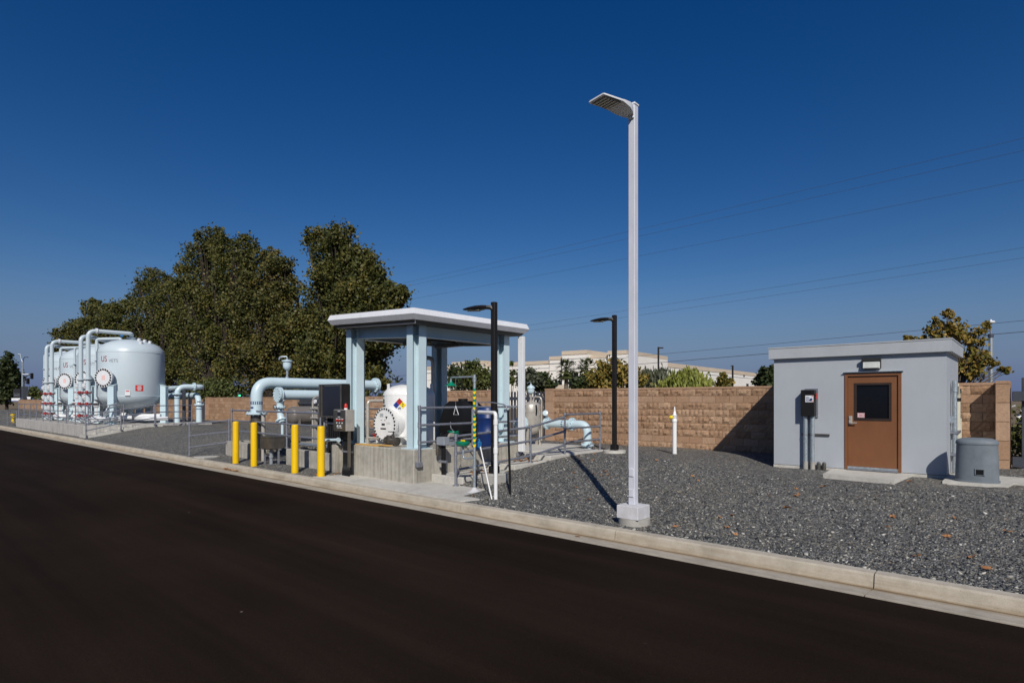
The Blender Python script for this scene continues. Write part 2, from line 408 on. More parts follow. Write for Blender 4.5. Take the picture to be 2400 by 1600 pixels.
pit(-.4,6,14.15,15.05,.2); pit(-50.5,-34.2,7.6,13,.1); pit(-4.3,-1.4,14.4,16.5,.15); pit(-9.5,-8.95,11.2,13.3,.2)
pit(-18.6,-12.6,7.9,11.4,.1); pit(-12.2,-9.6,12.0,14.2,.2)
def ground():
    xs=[-112+i*2.0 for i in range(24)]+[-64+i*.5 for i in range(60)]+[-34+i*.2 for i in range(215)]
    ys=[7.0+i*.2 for i in range(50)]+[16.9]
    mb=MB(); vs=[]
    for y in ys:
        for x in xs:
            z=gz(x,y)
            for (a,b,c,d,h) in PITS:
                if a<=x<=b and c<=y<=d: z=min(z,h)
            vs.append((x,y,z))
    n=len(xs); fs=[(j*n+i,j*n+i+1,(j+1)*n+i+1,(j+1)*n+i) for j in range(len(ys)-1) for i in range(n-1)]
    mb.add(vs,fs); struct('gravel_yard',mb,'gravel',60)
    mb=MB().quad((-900,16.9,-.02),(700,16.9,-.02),(700,1200,-.02),(-900,1200,-.02))
    mb.quad((-900,-200,-.3),(700,-200,-.3),(700,16.9,-.3),(-900,16.9,-.3))
    struct('ground',mb,'dirt')
ground()
def kerb():
    struct('road',MB().quad((-160,-40,0),(30,-40,0),(30,6.47,.004),(-160,6.47,.004)),'asphalt')
    mb=MB(); x=-4.25+3.04*8; g=.006
    prof=[(6.462,-.2),(6.462,.012),(6.50,.016),(6.88,-.018),(6.905,-.004),(6.925,.10),(6.95,.118),(7.075,.124),(7.075,-.2)]
    while x>-150:
        L=3.04; a,b=x-L+g,x-g
        mb.loft([[(b,y,z) for y,z in prof],[(a,y,z) for y,z in prof]],True); x-=L
    struct('kerb',mb,'conc_kerb')
kerb()
# ---------------------------------------------------------------- block wall
BW,BH=.406,.203
def wall(name,label,x0,x1,ztop,pil=(),rows=10,coarse=False,Y=16.8,group='tan block perimeter wall'):
    t=thing(name,label,'wall',(x0,Y,ztop-rows*BH),group)
    rough=MB(); smooth=MB()
    zc=ztop-.06
    core=MB().box((x0,Y+.022,zc-rows*BH),(x1,Y+.2,zc)); core.build('mortar_core','mortar',t,0)
    for k in range(rows):
        z1=zc-k*BH; z0=z1-BH; off=(k%2)*BW/2
        x=x0-off
        while x<x1-.01:
            a=max(x,x0)+.005; b=min(x+BW,x1)-.005; x+=BW
            if b-a<.03: continue
            if k in (1,7):
                smooth.add([(a,Y+.03,z0+.005),(b,Y+.03,z0+.005),(b,Y+.03,z1-.004),(a,Y+.03,z1-.004),(a,Y+.004,z0+.005),(b,Y+.004,z0+.005),(b,Y+.004,z1-.004),(a,Y+.004,z1-.004)],
                  [(4,5,6,7),(0,1,5,4),(1,2,6,5),(2,3,7,6),(3,0,4,7)])
            else:
                nx,nz=(2,1) if coarse else (6,3)
                vs=[];fs=[]
                sl=R.uniform(-.012,.012)
                for j in range(nz+1):
                    for i in range(nx+1):
                        e=(i in (0,nx)) or (j in (0,nz))
                        vs.append((a+(b-a)*i/nx,Y+(R.uniform(-.002,.006) if e else R.uniform(-.034,.006))+sl*(i/nx-.5),z0+.005+(BH-.009)*j/nz))
                for j in range(nz):
                    for i in range(nx): 
                        q=j*(nx+1)+i; fs.append((q,q+1,q+nx+2,q+nx+1))
                m=len(vs); ring=[j for j in range(nx+1)]
                o=[(a,Y+.03,z0+.005),(b,Y+.03,z0+.005),(b,Y+.03,z1-.004),(a,Y+.03,z1-.004)]
                vs+=o; tr=nz*(nx+1)+nx; tl=nz*(nx+1)
                fs+=[tuple([m,m+1]+list(range(nx,-1,-1))),tuple([m+2,m+3]+list(range(tl,tr+1)))]
                fs+=[tuple([m+1,m+2]+[j*(nx+1)+nx for j in range(nz,-1,-1)]),tuple([m+3,m]+[j*(nx+1) for j in range(nz+1)])]
                rough.add(vs,fs)
    rough.build('rough_blocks','block_rough',t,0); smooth.build('smooth_blocks','block_smooth',t,0)
    MB().box((x0,Y-.012,zc),(x1,Y+.21,ztop)).build('cap','block_smooth',t,0)
    for (px,w,d) in pil:
        m=MB(); z=ztop+.02
        m.box((px,Y-d-.01,z-.06),(px+w,Y+.215,z)); z-=.06
        q=0
        while z>ztop-rows*BH-.2:
            h=BH*2-.006; m.box((px+.004,Y-d,z-h),(px+w-.004,Y+.2,z-.004)); z-=BH*2
        m.build('pilaster','block_smooth',t,0)
    return t
wall('block_wall','tan split face block wall behind the gray control building and the white standpipe',at(1279,950,Y=16.8).x,-.36,2.275,[(at(1279,950,Y=16.8).x,.36,.05),(-.60,.235,.5)],rows=10)
wx1=at(1160,950,Y=16.8).x; wx2=at(1010,950,Y=16.8).x; wx3=at(800,950,Y=16.8).x; wx4=at(695,950,Y=16.8).x; wx5=at(482,950,Y=16.8).x
wall('block_wall','tan block wall piece seen between the posts of the pump shelter',wx2,wx1,2.275,[(wx1-.36,.36,.05)],rows=10)
wall('block_wall','short low tan block wall piece behind the white chemical tank',wx3,wx2-.01,2.06,[(wx3,.36,.05)],rows=9)
wall('block_wall','tan block wall behind the yellow bollards and the big elbow pipe',wx5,wx4,2.06,[(wx4-.36,.36,.05),(wx5,.5,.05)],rows=9,coarse=True)
wx6=at(469,950,Y=16.8).x
wall('block_wall','long tan block wall running behind the four round tanks',-112,wx6,1.93,[(wx6-.8,.4,.05)],rows=9,coarse=True)
# gates in the gaps of the wall
def picket_gate(label,x0,x1,zt,zb=.5):
    t=thing('metal_gate',label,'gate',((x0+x1)/2,16.9,zb),'dark metal gates in the block wall')
    MB().box((x0,16.86,zt-.32),(x1,16.92,zt-.2)).build('top_rail','dark_steel',t,0); MB().box((x0,16.86,zb),(x1,16.92,zb+.1)).build('bottom_rail','dark_steel',t,0)
    x=x0+.05; p=MB()
    while x<x1-.05: p.box((x,16.93,zb),(x+.09,16.95,zt)); x+=.16
    p.build('pickets','dark_steel',t,0); return t
picket_gate('dark picket gate behind the stainless filter vessel',wx1+.02,at(1279,950,Y=16.8).x-.02,2.2)
picket_gate('dark picket gate behind the brown horizontal tank',wx4+.02,wx3-.02,1.98)
t=thing('metal_door','narrow dark pedestrian gate in the wall left of the yellow bollards','gate',(wx6+.2,16.9,.45))
MB().box((wx6+.02,16.88,.45),(wx5-.02,16.93,1.72)).build('panel','dark_steel',t,0); MB().box((wx6+.02,16.86,1.72),(wx5-.02,16.94,1.76)).build('top_rail','galv',t,0)
# sliding gate at the right edge of the picture
t=thing('metal_gate','dark steel gate with one wide top beam beside the right end pilaster','gate',(.6,16.5,.4),'dark metal gates in the block wall')
MB().cbox((-.33,16.42,1.86),(4,16.54,2.07)).build('top_beam','dark_steel',t); MB().cbox((-.33,16.42,.46),(4,16.54,.68)).build('bottom_beam','dark_steel',t)
for x in (-.18,1.3,2.8): MB().cbox((x,16.55,.35),(x+.12,16.67,2.36)).build('post','dark_steel',t)
MB().cyl((-.12,16.45,.42),(-.12,16.56,.42),.06).build('wheel','galv',t)

# ---------------------------------------------------------------- control building
BX0,BX1,BY0,BY1=-4.50,-1.263,14.26,16.6
B=thing('control_building','small flat roofed gray control building with a brown door','building',(-2.9,15.4,.2))
w=MB(); dx0,dx1,dz=-3.036,-2.006,2.45
w.box((BX0,BY0,.41),(dx0,BY0+.14,2.84)); w.box((dx1,BY0,.41),(BX1,BY0+.14,2.84)); w.box((dx0,BY0,dz),(dx1,BY0+.14,2.84))
w.box((BX0,BY0+.14,.41),(BX0+.14,BY1,2.84)); w.box((BX1-.14,BY0+.14,.41),(BX1,BY1,2.84)); w.box((BX0+.14,BY1-.14,.41),(BX1-.14,BY1,2.84))
w.build('wall','bldg_grey',B,0)
MB().box((BX0-.005,BY0-.006,.0),(BX1+.005,BY1+.005,.40)).build('foundation','conc_pale',B,0)
MB().box((BX0+.01,BY0+.012,.40),(BX1-.01,BY1-.01,.412)).build('base_joint','black_plastic',B,0)
f=MB(); f.box((BX0-.09,BY0-.09,2.83),(BX1+.09,BY1+.05,3.08)); f.box((BX0-.1,BY0-.1,3.065),(BX1+.1,BY1+.06,3.09)).build('roof','bldg_trim',B,0)
# door
D=MB(); fw=.055
D.box((dx0,BY0-.02,.405),(dx0+fw,BY0+.1,dz)); D.box((dx1-fw,BY0-.02,.405),(dx1,BY0+.1,dz)); D.box((dx0+fw,BY0-.02,dz-fw),(dx1-fw,BY0+.1,dz))
D.build('door_frame','door_brown',B,0)
wx0,wx1_,wz0,wz1=-2.849,-2.19,1.465,2.235
d=MB(); a,b,c,e=dx0+fw+.004,dx1-fw-.004,.425,dz-fw-.004; y0,y1=BY0+.012,BY0+.055
d.box((a,y0,c),(wx0,y1,e)); d.box((wx1_,y0,c),(b,y1,e)); d.box((wx0,y0,c),(wx1_,y1,wz0)); d.box((wx0,y0,wz1),(wx1_,y1,e))
door=d.build('door','door_brown',B,0)
g=MB(); k=.035
g.box((wx0-.01,y0-.012,wz0-.01),(wx0+k,y1+.01,wz1+.01)); g.box((wx1_-k,y0-.012,wz0-.01),(wx1_+.01,y1+.01,wz1+.01)); g.box((wx0+k,y0-.012,wz0-.01),(wx1_-k,y1+.01,wz0+k)); g.box((wx0+k,y0-.012,wz1-k),(wx1_-k,y1+.01,wz1+.01))
g.build('window_frame','door_frame',door,0)
MB().box((wx0+k,y0+.02,wz0+k),(wx1_-k,y0+.03,wz1-k)).build('window_pane','glass_dark',door,0)
s=MB(); sx,sz=wx0+k+.01,wz0+k+.012
s.box((sx,y0+.012,sz),(sx+.135,y0+.0185,sz+.10)); sg=s.build('warning_sign','label_white',door,0)
s=MB()
for i in range(9):
    for (zz,hh) in ((0,.018),(.082,.018)):
        s.add([(sx+.015*i,y0+.0105,sz+zz),(sx+.015*i+.007,y0+.0105,sz+zz),(sx+.015*i+.013,y0+.0105,sz+zz+hh),(sx+.015*i+.006,y0+.0105,sz+zz+hh)],[(0,1,2,3)])
for i in range(4):
    for xx in (0,.115): s.box((sx+xx,y0+.0095,sz+.022+i*.016),(sx+xx+.02,y0+.0115,sz+.03+i*.016))
for i in range(3): s.box((sx+.032,y0+.0095,sz+.03+i*.017),(sx+.103,y0+.0115,sz+.038+i*.017))
s.build('sign_print','red_sign',door,0)
h=MB().cbox((-2.965,y0-.02,1.36),(-2.895,y0,1.55),.008); h.cyl((-2.93,y0-.02,1.40),(-2.93,y0-.06,1.40),.02,n=10); h.tube([(-2.93,y0-.06,1.40),(-2.80,y0-.06,1.40)],.012,n=8); h.cyl((-2.93,y0-.03,1.49),(-2.93,y0,1.49),.02,n=12)
h.build('handle','stainless',door)
for z in (.62,1.36,2.12): MB().cyl((dx1-fw-.002,y0-.006,z),(dx1-fw-.002,y0-.006,z+.12),.009,n=8).build('hinge','stainless_dark',door)
MB().box((dx0+fw,BY0-.012,.428),(dx1-fw,BY0+.01,.47)).build('door_sweep','galv_light',door,0)
MB().box((dx0+fw,BY0-.03,.405),(dx1-fw,BY0+.1,.426)).build('threshold','galv',B,0)
MB().obox(((dx0+dx1)/2+.005,BY0-.03,2.472),(.545,0,0),(0,.034,-.006),(0,0,.004)).build('drip_cap','galv_light',B,0)
l=MB().cbox((-2.70,BY0-.085,2.53),(-2.357,BY0,2.765),.02).build('wall_light','lamp_bronze',B)
m=MB(); 
m.loft([[(-2.685,BY0-.086,2.54),(-2.372,BY0-.086,2.54),(-2.372,BY0-.086,2.69),(-2.685,BY0-.086,2.69)],[(-2.67,BY0-.135,2.555),(-2.387,BY0-.135,2.555),(-2.387,BY0-.11,2.68),(-2.67,BY0-.11,2.68)]]); m.build('lens','lens',l,30)
MB().box((-2.70,BY0-.12,2.695),(-2.357,BY0-.08,2.765)).build('lens_hood','lamp_bronze',l,0)
# disconnect box with two conduits
E=thing('electrical_disconnect','black electrical disconnect box with two metal conduits on the gray building','electrical box',(-3.73,14.2,.36))
c0,c1=-3.872,-3.59
MB().box((c0+.05,BY0-.03,1.50),(c1+.03,BY0-.002,2.14)).build('back_plate','galv',E,0)
cb=MB().cbox((c0,BY0-.19,1.525),(c1,BY0-.03,2.11),.012).build('cabinet','black_post',E)
MB().cbox((c0+.09,BY0-.2,2.04),(c1-.06,BY0-.189,2.09),.004).build('latch','black_plastic',cb)
lb=MB().box((-3.775,BY0-.1915,1.84),(-3.61,BY0-.19,1.985)).build('label','label_white',cb,0)
m=MB(); yy=BY0-.1925
for i in range(5): m.box((-3.765,yy,1.855+i*.022),(-3.70+.02*(i%2),yy+.001,1.865+i*.022))
m.obox((-3.655,yy,1.90),(.014,0,.02),(.02,0,-.012),(0,.0006,0)); m.obox((-3.675,yy,1.88),(.012,0,.016),(.016,0,-.012),(0,.0006,0)); m.build('label_text','ink_blue',cb,0)
for q_ in (1.965,1.862): MB().cyl((-3.635,yy+.001,q_),(-3.635,yy,q_),.014).build('label_dot','red',cb)
m=MB().cyl((c1,BY0-.1,2.0),(c1+.03,BY0-.1,2.0),.022).cbox((c1+.015,BY0-.14,1.9),(c1+.03,BY0-.1,2.03),.004); m.build('lever','red',cb)
for x in (-3.80,-3.655):
    q=MB().cyl((x,BY0-.085,.30),(x,BY0-.085,1.55),.047,n=20).build('conduit','galv_light',E)
    MB().cyl((x,BY0-.085,.25),(x,BY0-.085,.52),.052,n=20).build('fitting','conc',q)
    MB().cyl((x,BY0-.085,1.10),(x,BY0-.085,1.13),.051,n=20).build('clamp','galv',q)
MB().box((-3.90,BY0-.03,1.095),(-3.33,BY0-.002,1.14)).build('strut','stainless_dark',E,0)
for i,x in enumerate((-3.53,-3.42)):
    p=gz(x,14.2)
    solo('conduit_stub',MB().cyl((x,14.17,p-.1),(x,14.17,p+.13),.04,n=14).cyl((x,14.17,p+.13),(x,14.17,p+.17),.05,.02,n=14),'stainless_dark',['capped conduit stub beside the two disconnect conduits','capped conduit stub standing nearest the door step slab'][i],'conduit',(x,14.17,p),'capped conduit stubs')
# pipes on the right side wall
P=thing('wall_pipes','gray and cream pipes strapped to the right side wall of the building','pipes',(-1.2,15.3,.4))
MB().tube([(-1.19,14.95,.36),(-1.19,14.95,2.28)],.038,n=14).build('metal_conduit','galv_light',P)
MB().cyl((-1.19,14.95,2.05),(-1.19,14.95,2.27),.05,n=14).build('conduit_coupling','galv_light',P)
MB().tube([(-1.20,15.25,.4),(-1.20,15.25,1.95),(-1.20,15.05,2.2)],.02,n=10,bend=.08).build('thin_conduit','galv',P)
MB().tube([(-1.19,15.6,.45),(-1.19,15.6,2.0),(-1.19,15.42,2.15),(-1.19,15.3,2.2)],.045,n=14,bend=.14).build('cream_pipe','hose_cream',P)
MB().cyl((-1.19,15.6,2.02),(-1.19,15.6,2.12),.06).build('black_fitting','black_plastic',P); MB().cyl((-1.19,15.6,1.86),(-1.19,15.6,1.93),.055).build('black_fitting','black_plastic',P)
for z in (1.2,.75): MB().box((-1.262,14.9,z),(-1.14,15.68,z+.05)).build('strap','galv',P,0)
MB().box((-1.265,14.88,1.42),(-1.2,15.08,1.56)).build('junction_box','galv_light',P,0)
MB().tube([(-1.16,15.72,.42),(-1.16,15.68,.95),(-1.16,15.66,1.5)],.03,n=10).build('wrapped_hose','hose_cream',P)
# slabs
solo('door_slab',MB().prism([(-3.2,13.16),(-1.95,13.02),(-1.80,14.25),(-3.28,14.25)],.2,.385),'conc_pale','pale concrete step slab in front of the brown door','slab',(-2.5,13.7,.3),smooth=0)
solo('enclosure_slab',MB().prism([(-1.26,13.50),(-.33,13.56),(-.26,14.0),(5,14.1),(5,15.1),(-.3,15.1),(-1.25,15.2)],.15,.386),'conc_pale','pale concrete pad under the gray plastic enclosure','slab',(-.8,14.2,.3),smooth=0)
# plastic enclosure
Q=thing('plastic_enclosure','gray plastic utility enclosure with domed lid standing on a concrete pad','enclosure',(-.775,13.84,.385))
def oval(rx,ry,z,n=36,e=2.6,cx=-.775,cy=13.84):
    o=[]
    for i in range(n):
        a=2*math.pi*i/n; c,s_=math.cos(a),math.sin(a)
        o.append((cx+rx*math.copysign(abs(c)**(2/e),c),cy+ry*math.copysign(abs(s_)**(2/e),s_),z))
    return o
sc=[(.34,.27,.387),(.34,.27,.415),(.322,.25,.421),(.318,.247,.7),(.306,.238,1.075)]
body=MB().loft([oval(*q) for q in sc]).build('body','bin_grey',Q,35)
lid=[(.318,.247,1.075),(.318,.247,1.078),(.318,.247,1.105),(.314,.242,1.125),(.29,.215,1.155),(.22,.16,1.18),(.1,.07,1.19)]
MB().loft([oval(*q) for q in lid]).build('lid','bin_grey',Q,50)
MB().cbox((-.80,13.578,.515),(-.64,13.62,.645),.01).build('vent_frame','bin_grey',body)
MB().cbox((-.78,13.572,.53),(-.66,13.59,.63),.01).build('vent','black_plastic',body)

# ---------------------------------------------------------------- white light pole
gp=(-4.26,7.42)
L=thing('light_pole','tall white square light pole on a concrete base beside the kerb','light pole',(gp[0],gp[1],.1))
MB().cyl((gp[0],gp[1]+.03,-.2),(gp[0],gp[1]+.03,.215),.225,n=32).build('footing','conc',L)
MB().cbox((gp[0]-.17,gp[1]-.17,.215),(gp[0]+.17,gp[1]+.17,.40),.006).build('base','conc_white',L,0)
MB().cbox((gp[0]-.051,gp[1]-.051,.40),(gp[0]+.051,gp[1]+.051,6.06),.006).build('pole','white_pole',L,20)
MB().cbox((gp[0]-.06,gp[1]-.06,6.06),(gp[0]+.06,gp[1]+.06,6.09),.004).build('pole_cap','white_paint',L,0)
for z in (.86,.57): MB().cbox((gp[0]-.036,gp[1]-.066,z-.055),(gp[0]+.036,gp[1]-.045,z+.055),.004).build('hand_hole_cover','white_pole',L,0)
hd=Vector((-.215,-.977,0)).normalized(); hs=Vector((hd.y,-hd.x,0)); o=Vector((gp[0],gp[1],5.99))
def hsec(t,w,zt,zb): c=o+hd*t; return [c-hs*w+Vector((0,0,zb)),c+hs*w+Vector((0,0,zb)),c+hs*w+Vector((0,0,zt-.012)),c+hs*(w-.02)+Vector((0,0,zt)),c-hs*(w-.02)+Vector((0,0,zt)),c-hs*w+Vector((0,0,zt-.012))]
hh=MB().loft([hsec(.05,.05,.02,-.09),hsec(.10,.09,.03,-.08),hsec(.2,.135,.032,-.055),hsec(.33,.15,.02,-.03),hsec(.36,.15,.015,-.022),hsec(.70,.15,-.008,-.04),hsec(.73,.14,-.015,-.035)]).build('lamp_head','white_paint',L,30)
c=o+hd*.54; MB().obox(c+Vector((0,0,-.036)),hd*.155,hs*.13,(0,0,.006)).build('lamp_lens','led_lens',hh,0)
for i in range(5): q=o+hd*(.43+.055*i); MB().obox(q+Vector((0,0,-.045)),hd*.016,hs*.115,(0,0,.005)).build('led_row','lens',hh,0)
q=o+hd*.3; MB().cyl(q+Vector((0,0,.02)),q+Vector((0,0,.07)),.028).build('photocell','white_paint',hh)
MB().cbox((gp[0]-.045,gp[1]-.075,5.86),(gp[0]+.045,gp[1]-.05,6.05),.005).build('arm_bracket','white_paint',L,0)

def black_lamp(label,x,y,zb,zt,base):
    L=thing('black_lamp_post',label,'lamp post',(x,y,zb),'black square lamp posts')
    base(L)
    MB().cbox((x-.085,y-.085,zb),(x+.085,y+.085,zb+.15),.012).build('base_cover','black_plastic',L)
    MB().cbox((x-.051,y-.051,zb+.02),(x+.051,y+.051,zt),.006).build('pole','black_post',L,20)
    d=Vector((-.8,-.6,0)).normalized(); s=Vector((d.y,-d.x,0)); o=Vector((x,y,zt-.1))
    def sec(t,w,a,b): c=o+d*t; return [c-s*w*.7+Vector((0,0,b)),c+s*w*.7+Vector((0,0,b)),c+s*w+Vector((0,0,(a+b)/2)),c+s*w*.6+Vector((0,0,a)),c-s*w*.6+Vector((0,0,a)),c-s*w+Vector((0,0,(a+b)/2))]
    a=MB().loft([sec(.03,.04,.03,-.11),sec(.09,.045,.035,-.045),sec(.18,.05,.035,-.035)]).build('arm','black_post',L,30)
    h=MB().loft([sec(.16,.06,.036,-.036),sec(.25,.12,.035,-.05),sec(.38,.16,.022,-.065),sec(.52,.15,-.006,-.06),sec(.62,.10,-.034,-.05),sec(.64,.05,-.042,-.048)]).build('lamp_head','black_post',L,40)
    MB().obox(o+d*.42+Vector((0,0,-.066)),d*.13,s*.10,(0,0,.005)).build('lamp_lens','led_lens',h,0)
    return L
g1=at(1158,1135,z=.17); 
black_lamp('nearer black lamp post rising in front of the pump shelter roof',g1.x,g1.y,.40,3.87,lambda L: MB().cbox((g1.x-.2,g1.y-.2,.0),(g1.x+.2,g1.y+.2,.398),.02).build('footing','conc',L))
g2=at(1440,1056,f=15.6)
black_lamp('farther black lamp post on a round footing in front of the block wall',g2.x,g2.y,.56,4.13,lambda L: MB().cyl((g2.x,g2.y,.1),(g2.x,g2.y,.558),.3,n=32).build('footing','conc_pale',L))
solo('utility_cover',MB().cbox((-.35+at(1497,1090,z=.36).x,at(1497,1090,z=.36).y-.2,.1),(.35+at(1497,1090,z=.36).x,at(1497,1090,z=.36).y+.2,.385),.02),'conc_pale','flat pale concrete cover in the gravel behind the white light pole','utility cover',(at(1497,1090,z=.36).x,at(1497,1090,z=.36).y,.36))
# white standpipe
s=at(1581,1070,z=.38); x,y=s.x,s.y
S=thing('standpipe','white standpipe with a yellow side cap in front of the block wall','standpipe',(x,y,.38))
MB().cyl((x,y,.25),(x,y,1.30),.056,n=24).build('pipe','white_bright',S)
MB().lathe((x,y,0),[(.066,1.30),(.07,1.34),(.062,1.38),(.05,1.39),(.06,1.40),(.06,1.46),(.075,1.47),(.075,1.485),(.05,1.49),(.03,1.58),(.02,1.60),(.032,1.61),(.032,1.63),(.018,1.64),(.018,1.67),(.01,1.70),(.004,1.71)],20).build('hydrant_head','white_bright',S,50)
MB().cyl((x-.045,y-.04,1.43),(x-.095,y-.09,1.43),.045,n=12).cyl((x-.095,y-.09,1.43),(x-.11,y-.105,1.43),.02,n=8).build('side_cap','yellow',S)
# ---------------------------------------------------------------- pump shelter and what stands under it
PZ=.838; PX0,PX1,PY0,PY1=-12.62,-9.70,7.86,11.25
solo('shelter_plinth',MB().cbox((PX0,PY0,-.1),(PX1,PY1,PZ),.018),'conc_wall','stained concrete plinth carrying the light blue pump shelter','plinth',(-11.1,9.5,0),smooth=0)
solo('apron_slab',MB().prism([(-12.35,7.08),(-7.46,7.08),(-7.15,7.52),(-7.72,8.33),(-8.85,8.34),(-12.35,8.34)],-.05,.137),'conc_pale','pale concrete apron between the kerb and the shelter plinth','slab',(-10,7.6,.1),smooth=0)
ST=thing('concrete_steps','low concrete steps with leaf litter beside the shelter plinth','steps',(-9.2,10,.1))
for (a,b,z) in ((8.34,9.95,.295),(9.95,11.25,.42),(11.25,13.7,.53)):
    MB().cbox((PX1+.003,a,-.05),(-8.72,b-.003,z),.012).build('step','conc_pale',ST,0)
solo('filter_pad',MB().cbox((-12.4,11.8,0),(-9.703,14.5,.56),.015),'conc_pale','concrete pad under the stainless filter vessel','plinth',(-11,13,.1),smooth=0)

C=thing('pump_shelter','light blue steel pump shelter with white fascia over white and black tanks','shelter',(-11.1,9.5,PZ))
rx0,rx1,ry0,ry1=-12.62,-9.40,7.61,11.28
tz=lambda x: -.043*(x+9.4)
def ring(off,z): return [(x,y,z+tz(x)) for x,y in ((rx0+off,ry0+off),(rx1-off,ry0+off),(rx1-off,ry1-off),(rx0+off,ry1-off))]
MB().loft([ring(.10,3.535),ring(.07,3.537),ring(0,3.645),ring(.045,3.765),ring(.30,3.80)],True).build('roof','fascia',C,0)
MB().loft([ring(.17,3.46),ring(.14,3.475),ring(.10,3.534)],True).build('soffit','soffit',C,0)
MB().tube([(rx0+.2,ry0+.155,3.47+tz(rx0)),(rx1-.13,ry0+.155,3.475),(rx1-.10,ry0+.13,3.53)],.012,n=8).build('trim','fascia',C)
cx=(-12.25,-9.95); cy=(8.15,10.83)
def cruci(x,y,z0,z1):
    m=MB(); a,w,t,k=.20,.095,.016,.008
    for sx,sy in ((1,0),(-1,0),(0,1),(0,-1)):
        if sx: m.box((x+sx*a,y-w,z0),(x+sx*(a-t),y+w,z1)); m.box((x+sx*.008,y-k,z0),(x+sx*(a-t),y+k,z1))
        else: m.box((x-w,y+sy*a,z0),(x+w,y+sy*(a-t),z1)); m.box((x-k,y+sy*.008,z0),(x+k,y+sy*(a-t),z1))
    m.box((x-.008,y-.008,z0),(x+.008,y+.008,z1))
    return m
for x in cx:
    for y in cy:
        col=cruci(x,y,PZ+.025,3.46+tz(x)).build('column','pale_blue',C,0)
        MB().box((x-.24,y-.24,PZ),(x+.24,y+.24,PZ+.024)).build('base_plate','pale_blue',col,0)
        for zz in (3.22,3.44):
            MB().box((x-.183,y-.09,zz+tz(x)),(x+.183,y+.09,zz+.014+tz(x))).build('stiffener','pale_blue',col,0)
def ibeam(a,b,d=.225):
    a=Vector(a);b=Vector(b); u=(b-a).normalized(); s=Vector((u.y,-u.x,0)); m=MB(); mid=(a+b)/2; h=(b-a)/2; zz=Vector((0,0,1))
    m.obox(mid+zz*(d-.008),h,s*.08,zz*.008); m.obox(mid+zz*.008,h,s*.08,zz*.008); m.obox(mid+zz*d/2,h,s*.006,zz*(d/2-.016)); return m
for y in cy: ibeam((cx[0]+.2,y,3.222+tz(cx[0])),(cx[1]-.2,y,3.222+tz(cx[1])),.24).build('beam','pale_blue',C,0)
for x in cx: ibeam((x,cy[0]+.2,3.222+tz(x)),(x,cy[1]-.2,3.222+tz(x)),.24).build('beam','pale_blue',C,0)
for x in (-11.5,-10.7): ibeam((x,cy[0]+.085,3.30+tz(x)),(x,cy[1]-.085,3.30+tz(x)),.14).build('purlin','soffit',C,0)
for y in (8.9,9.9): MB().cbox((-11.4,y,3.2),(-10.5,y+.14,3.29),.01).build('light_fixture','stainless_dark',C,0)
dx,dy=-9.52,11.12
MB().cbox((dx-.085,dy-.045,.60),(dx+.085,dy+.045,3.46),.008).build('downspout','white_paint',C,0)
# guard rail along the plinth's right edge (bolted to its face)
rx=-9.66
G=rails('guard_rail','three bar guard rail along the right edge of the shelter plinth',[(rx,7.98,.52,1.72),(rx,9.55,PZ,1.72),(rx,11.2,.50,1.72)],[[(rx,7.98,1.72),(rx,11.2,1.72)],[(rx,7.98,1.355),(rx,11.2,1.355)],[(rx,7.98,.995),(rx,11.2,.995)]],.027,'galvanised guard rails',feet=False)
for y in (7.98,11.2): MB().cbox((rx-.04,y-.09,.48),(rx+.04,y+.06,.58),.005).build('bracket','galv',G,0)
# stair hand rail
pz=lambda y: .137 if y<8.34 else .295 if y<9.95 else .42 if y<11.25 else .50
sp=[(-8.80,8.22,.137,1.145),(-8.80,10.6,.42,1.27),(-8.80,11.95,.50,1.52),(-8.80,13.55,.50,1.52)]
rails('stair_rail','sloping hand rail beside the low concrete steps','x' and sp,
  [[(-8.8,8.22,1.145),(-8.8,10.6,1.25),(-8.8,11.95,1.46)],[(-8.8,8.22,.80),(-8.8,10.6,.93),(-8.8,11.95,1.10)],[(-8.8,8.22,.46),(-8.8,10.6,.58),(-8.8,11.95,.76)],
   [(-8.8,11.95,1.52),(-8.8,13.55,1.52)],[(-8.8,11.95,1.17),(-8.8,13.55,1.17)],[(-8.8,11.95,.82),(-8.8,13.55,.82)]],.027,'galvanised guard rails')

# ---- white chemical tank
tx,ty,TR=-11.50,9.18,.63
T=thing('chemical_tank','white upright chemical tank with a bolted round manway and hazard diamond','tank',(tx,ty,PZ))
MB().lathe((tx,ty,0),[(.60,PZ+.002),(.60,PZ+.1),(TR,PZ+.16),(TR,2.00),(.625,2.03),(.60,2.09),(.53,2.16),(.40,2.22),(.22,2.265),(.0,2.28)],48).build('shell','white_bright',T,50)
MB().lathe((tx,ty,0),[(TR+.001,1.99),(TR+.006,1.995),(TR+.006,2.005),(TR+.001,2.01)],48,cap=False).build('seam','white_bright',T,50)
mc=Vector((-11.42,ty-.60,1.31)); ax=Vector((.05,-1,0)).normalized()
mw=MB().cyl(mc+ax*-.1,mc+ax*.17,.36,n=48).build('manway','white_bright',T)
u,v,_=basis(ax)
m=MB().cyl(mc+ax*.13,mc+ax*.165,.405,n=48).cyl(mc+ax*.17,mc+ax*.20,.405,n=48); m.build('manway_cover','white_bright',mw)
for i in range(28):
    q=mc+(u*math.cos(2*math.pi*i/28)+v*math.sin(2*math.pi*i/28))*.372; MB().cyl(q+ax*.195,q+ax*.225,.019,n=8).build('bolt','ink',mw)
ff=plane_map(mc+ax*.2015,Vector((1,.05,0)),(0,0,1))
m=MB()
patch(m,ff,.12,.05,1,-.05,-.0); patch(m,ff,.20,.035,1,-.05,-.10)
m.add([ff(.02,.19),ff(.11,.19),ff(.065,.12)],[(2,1,0)]); 
for i in range(2): patch(m,ff,.05,.012,1,-.12+.13*i,.10)
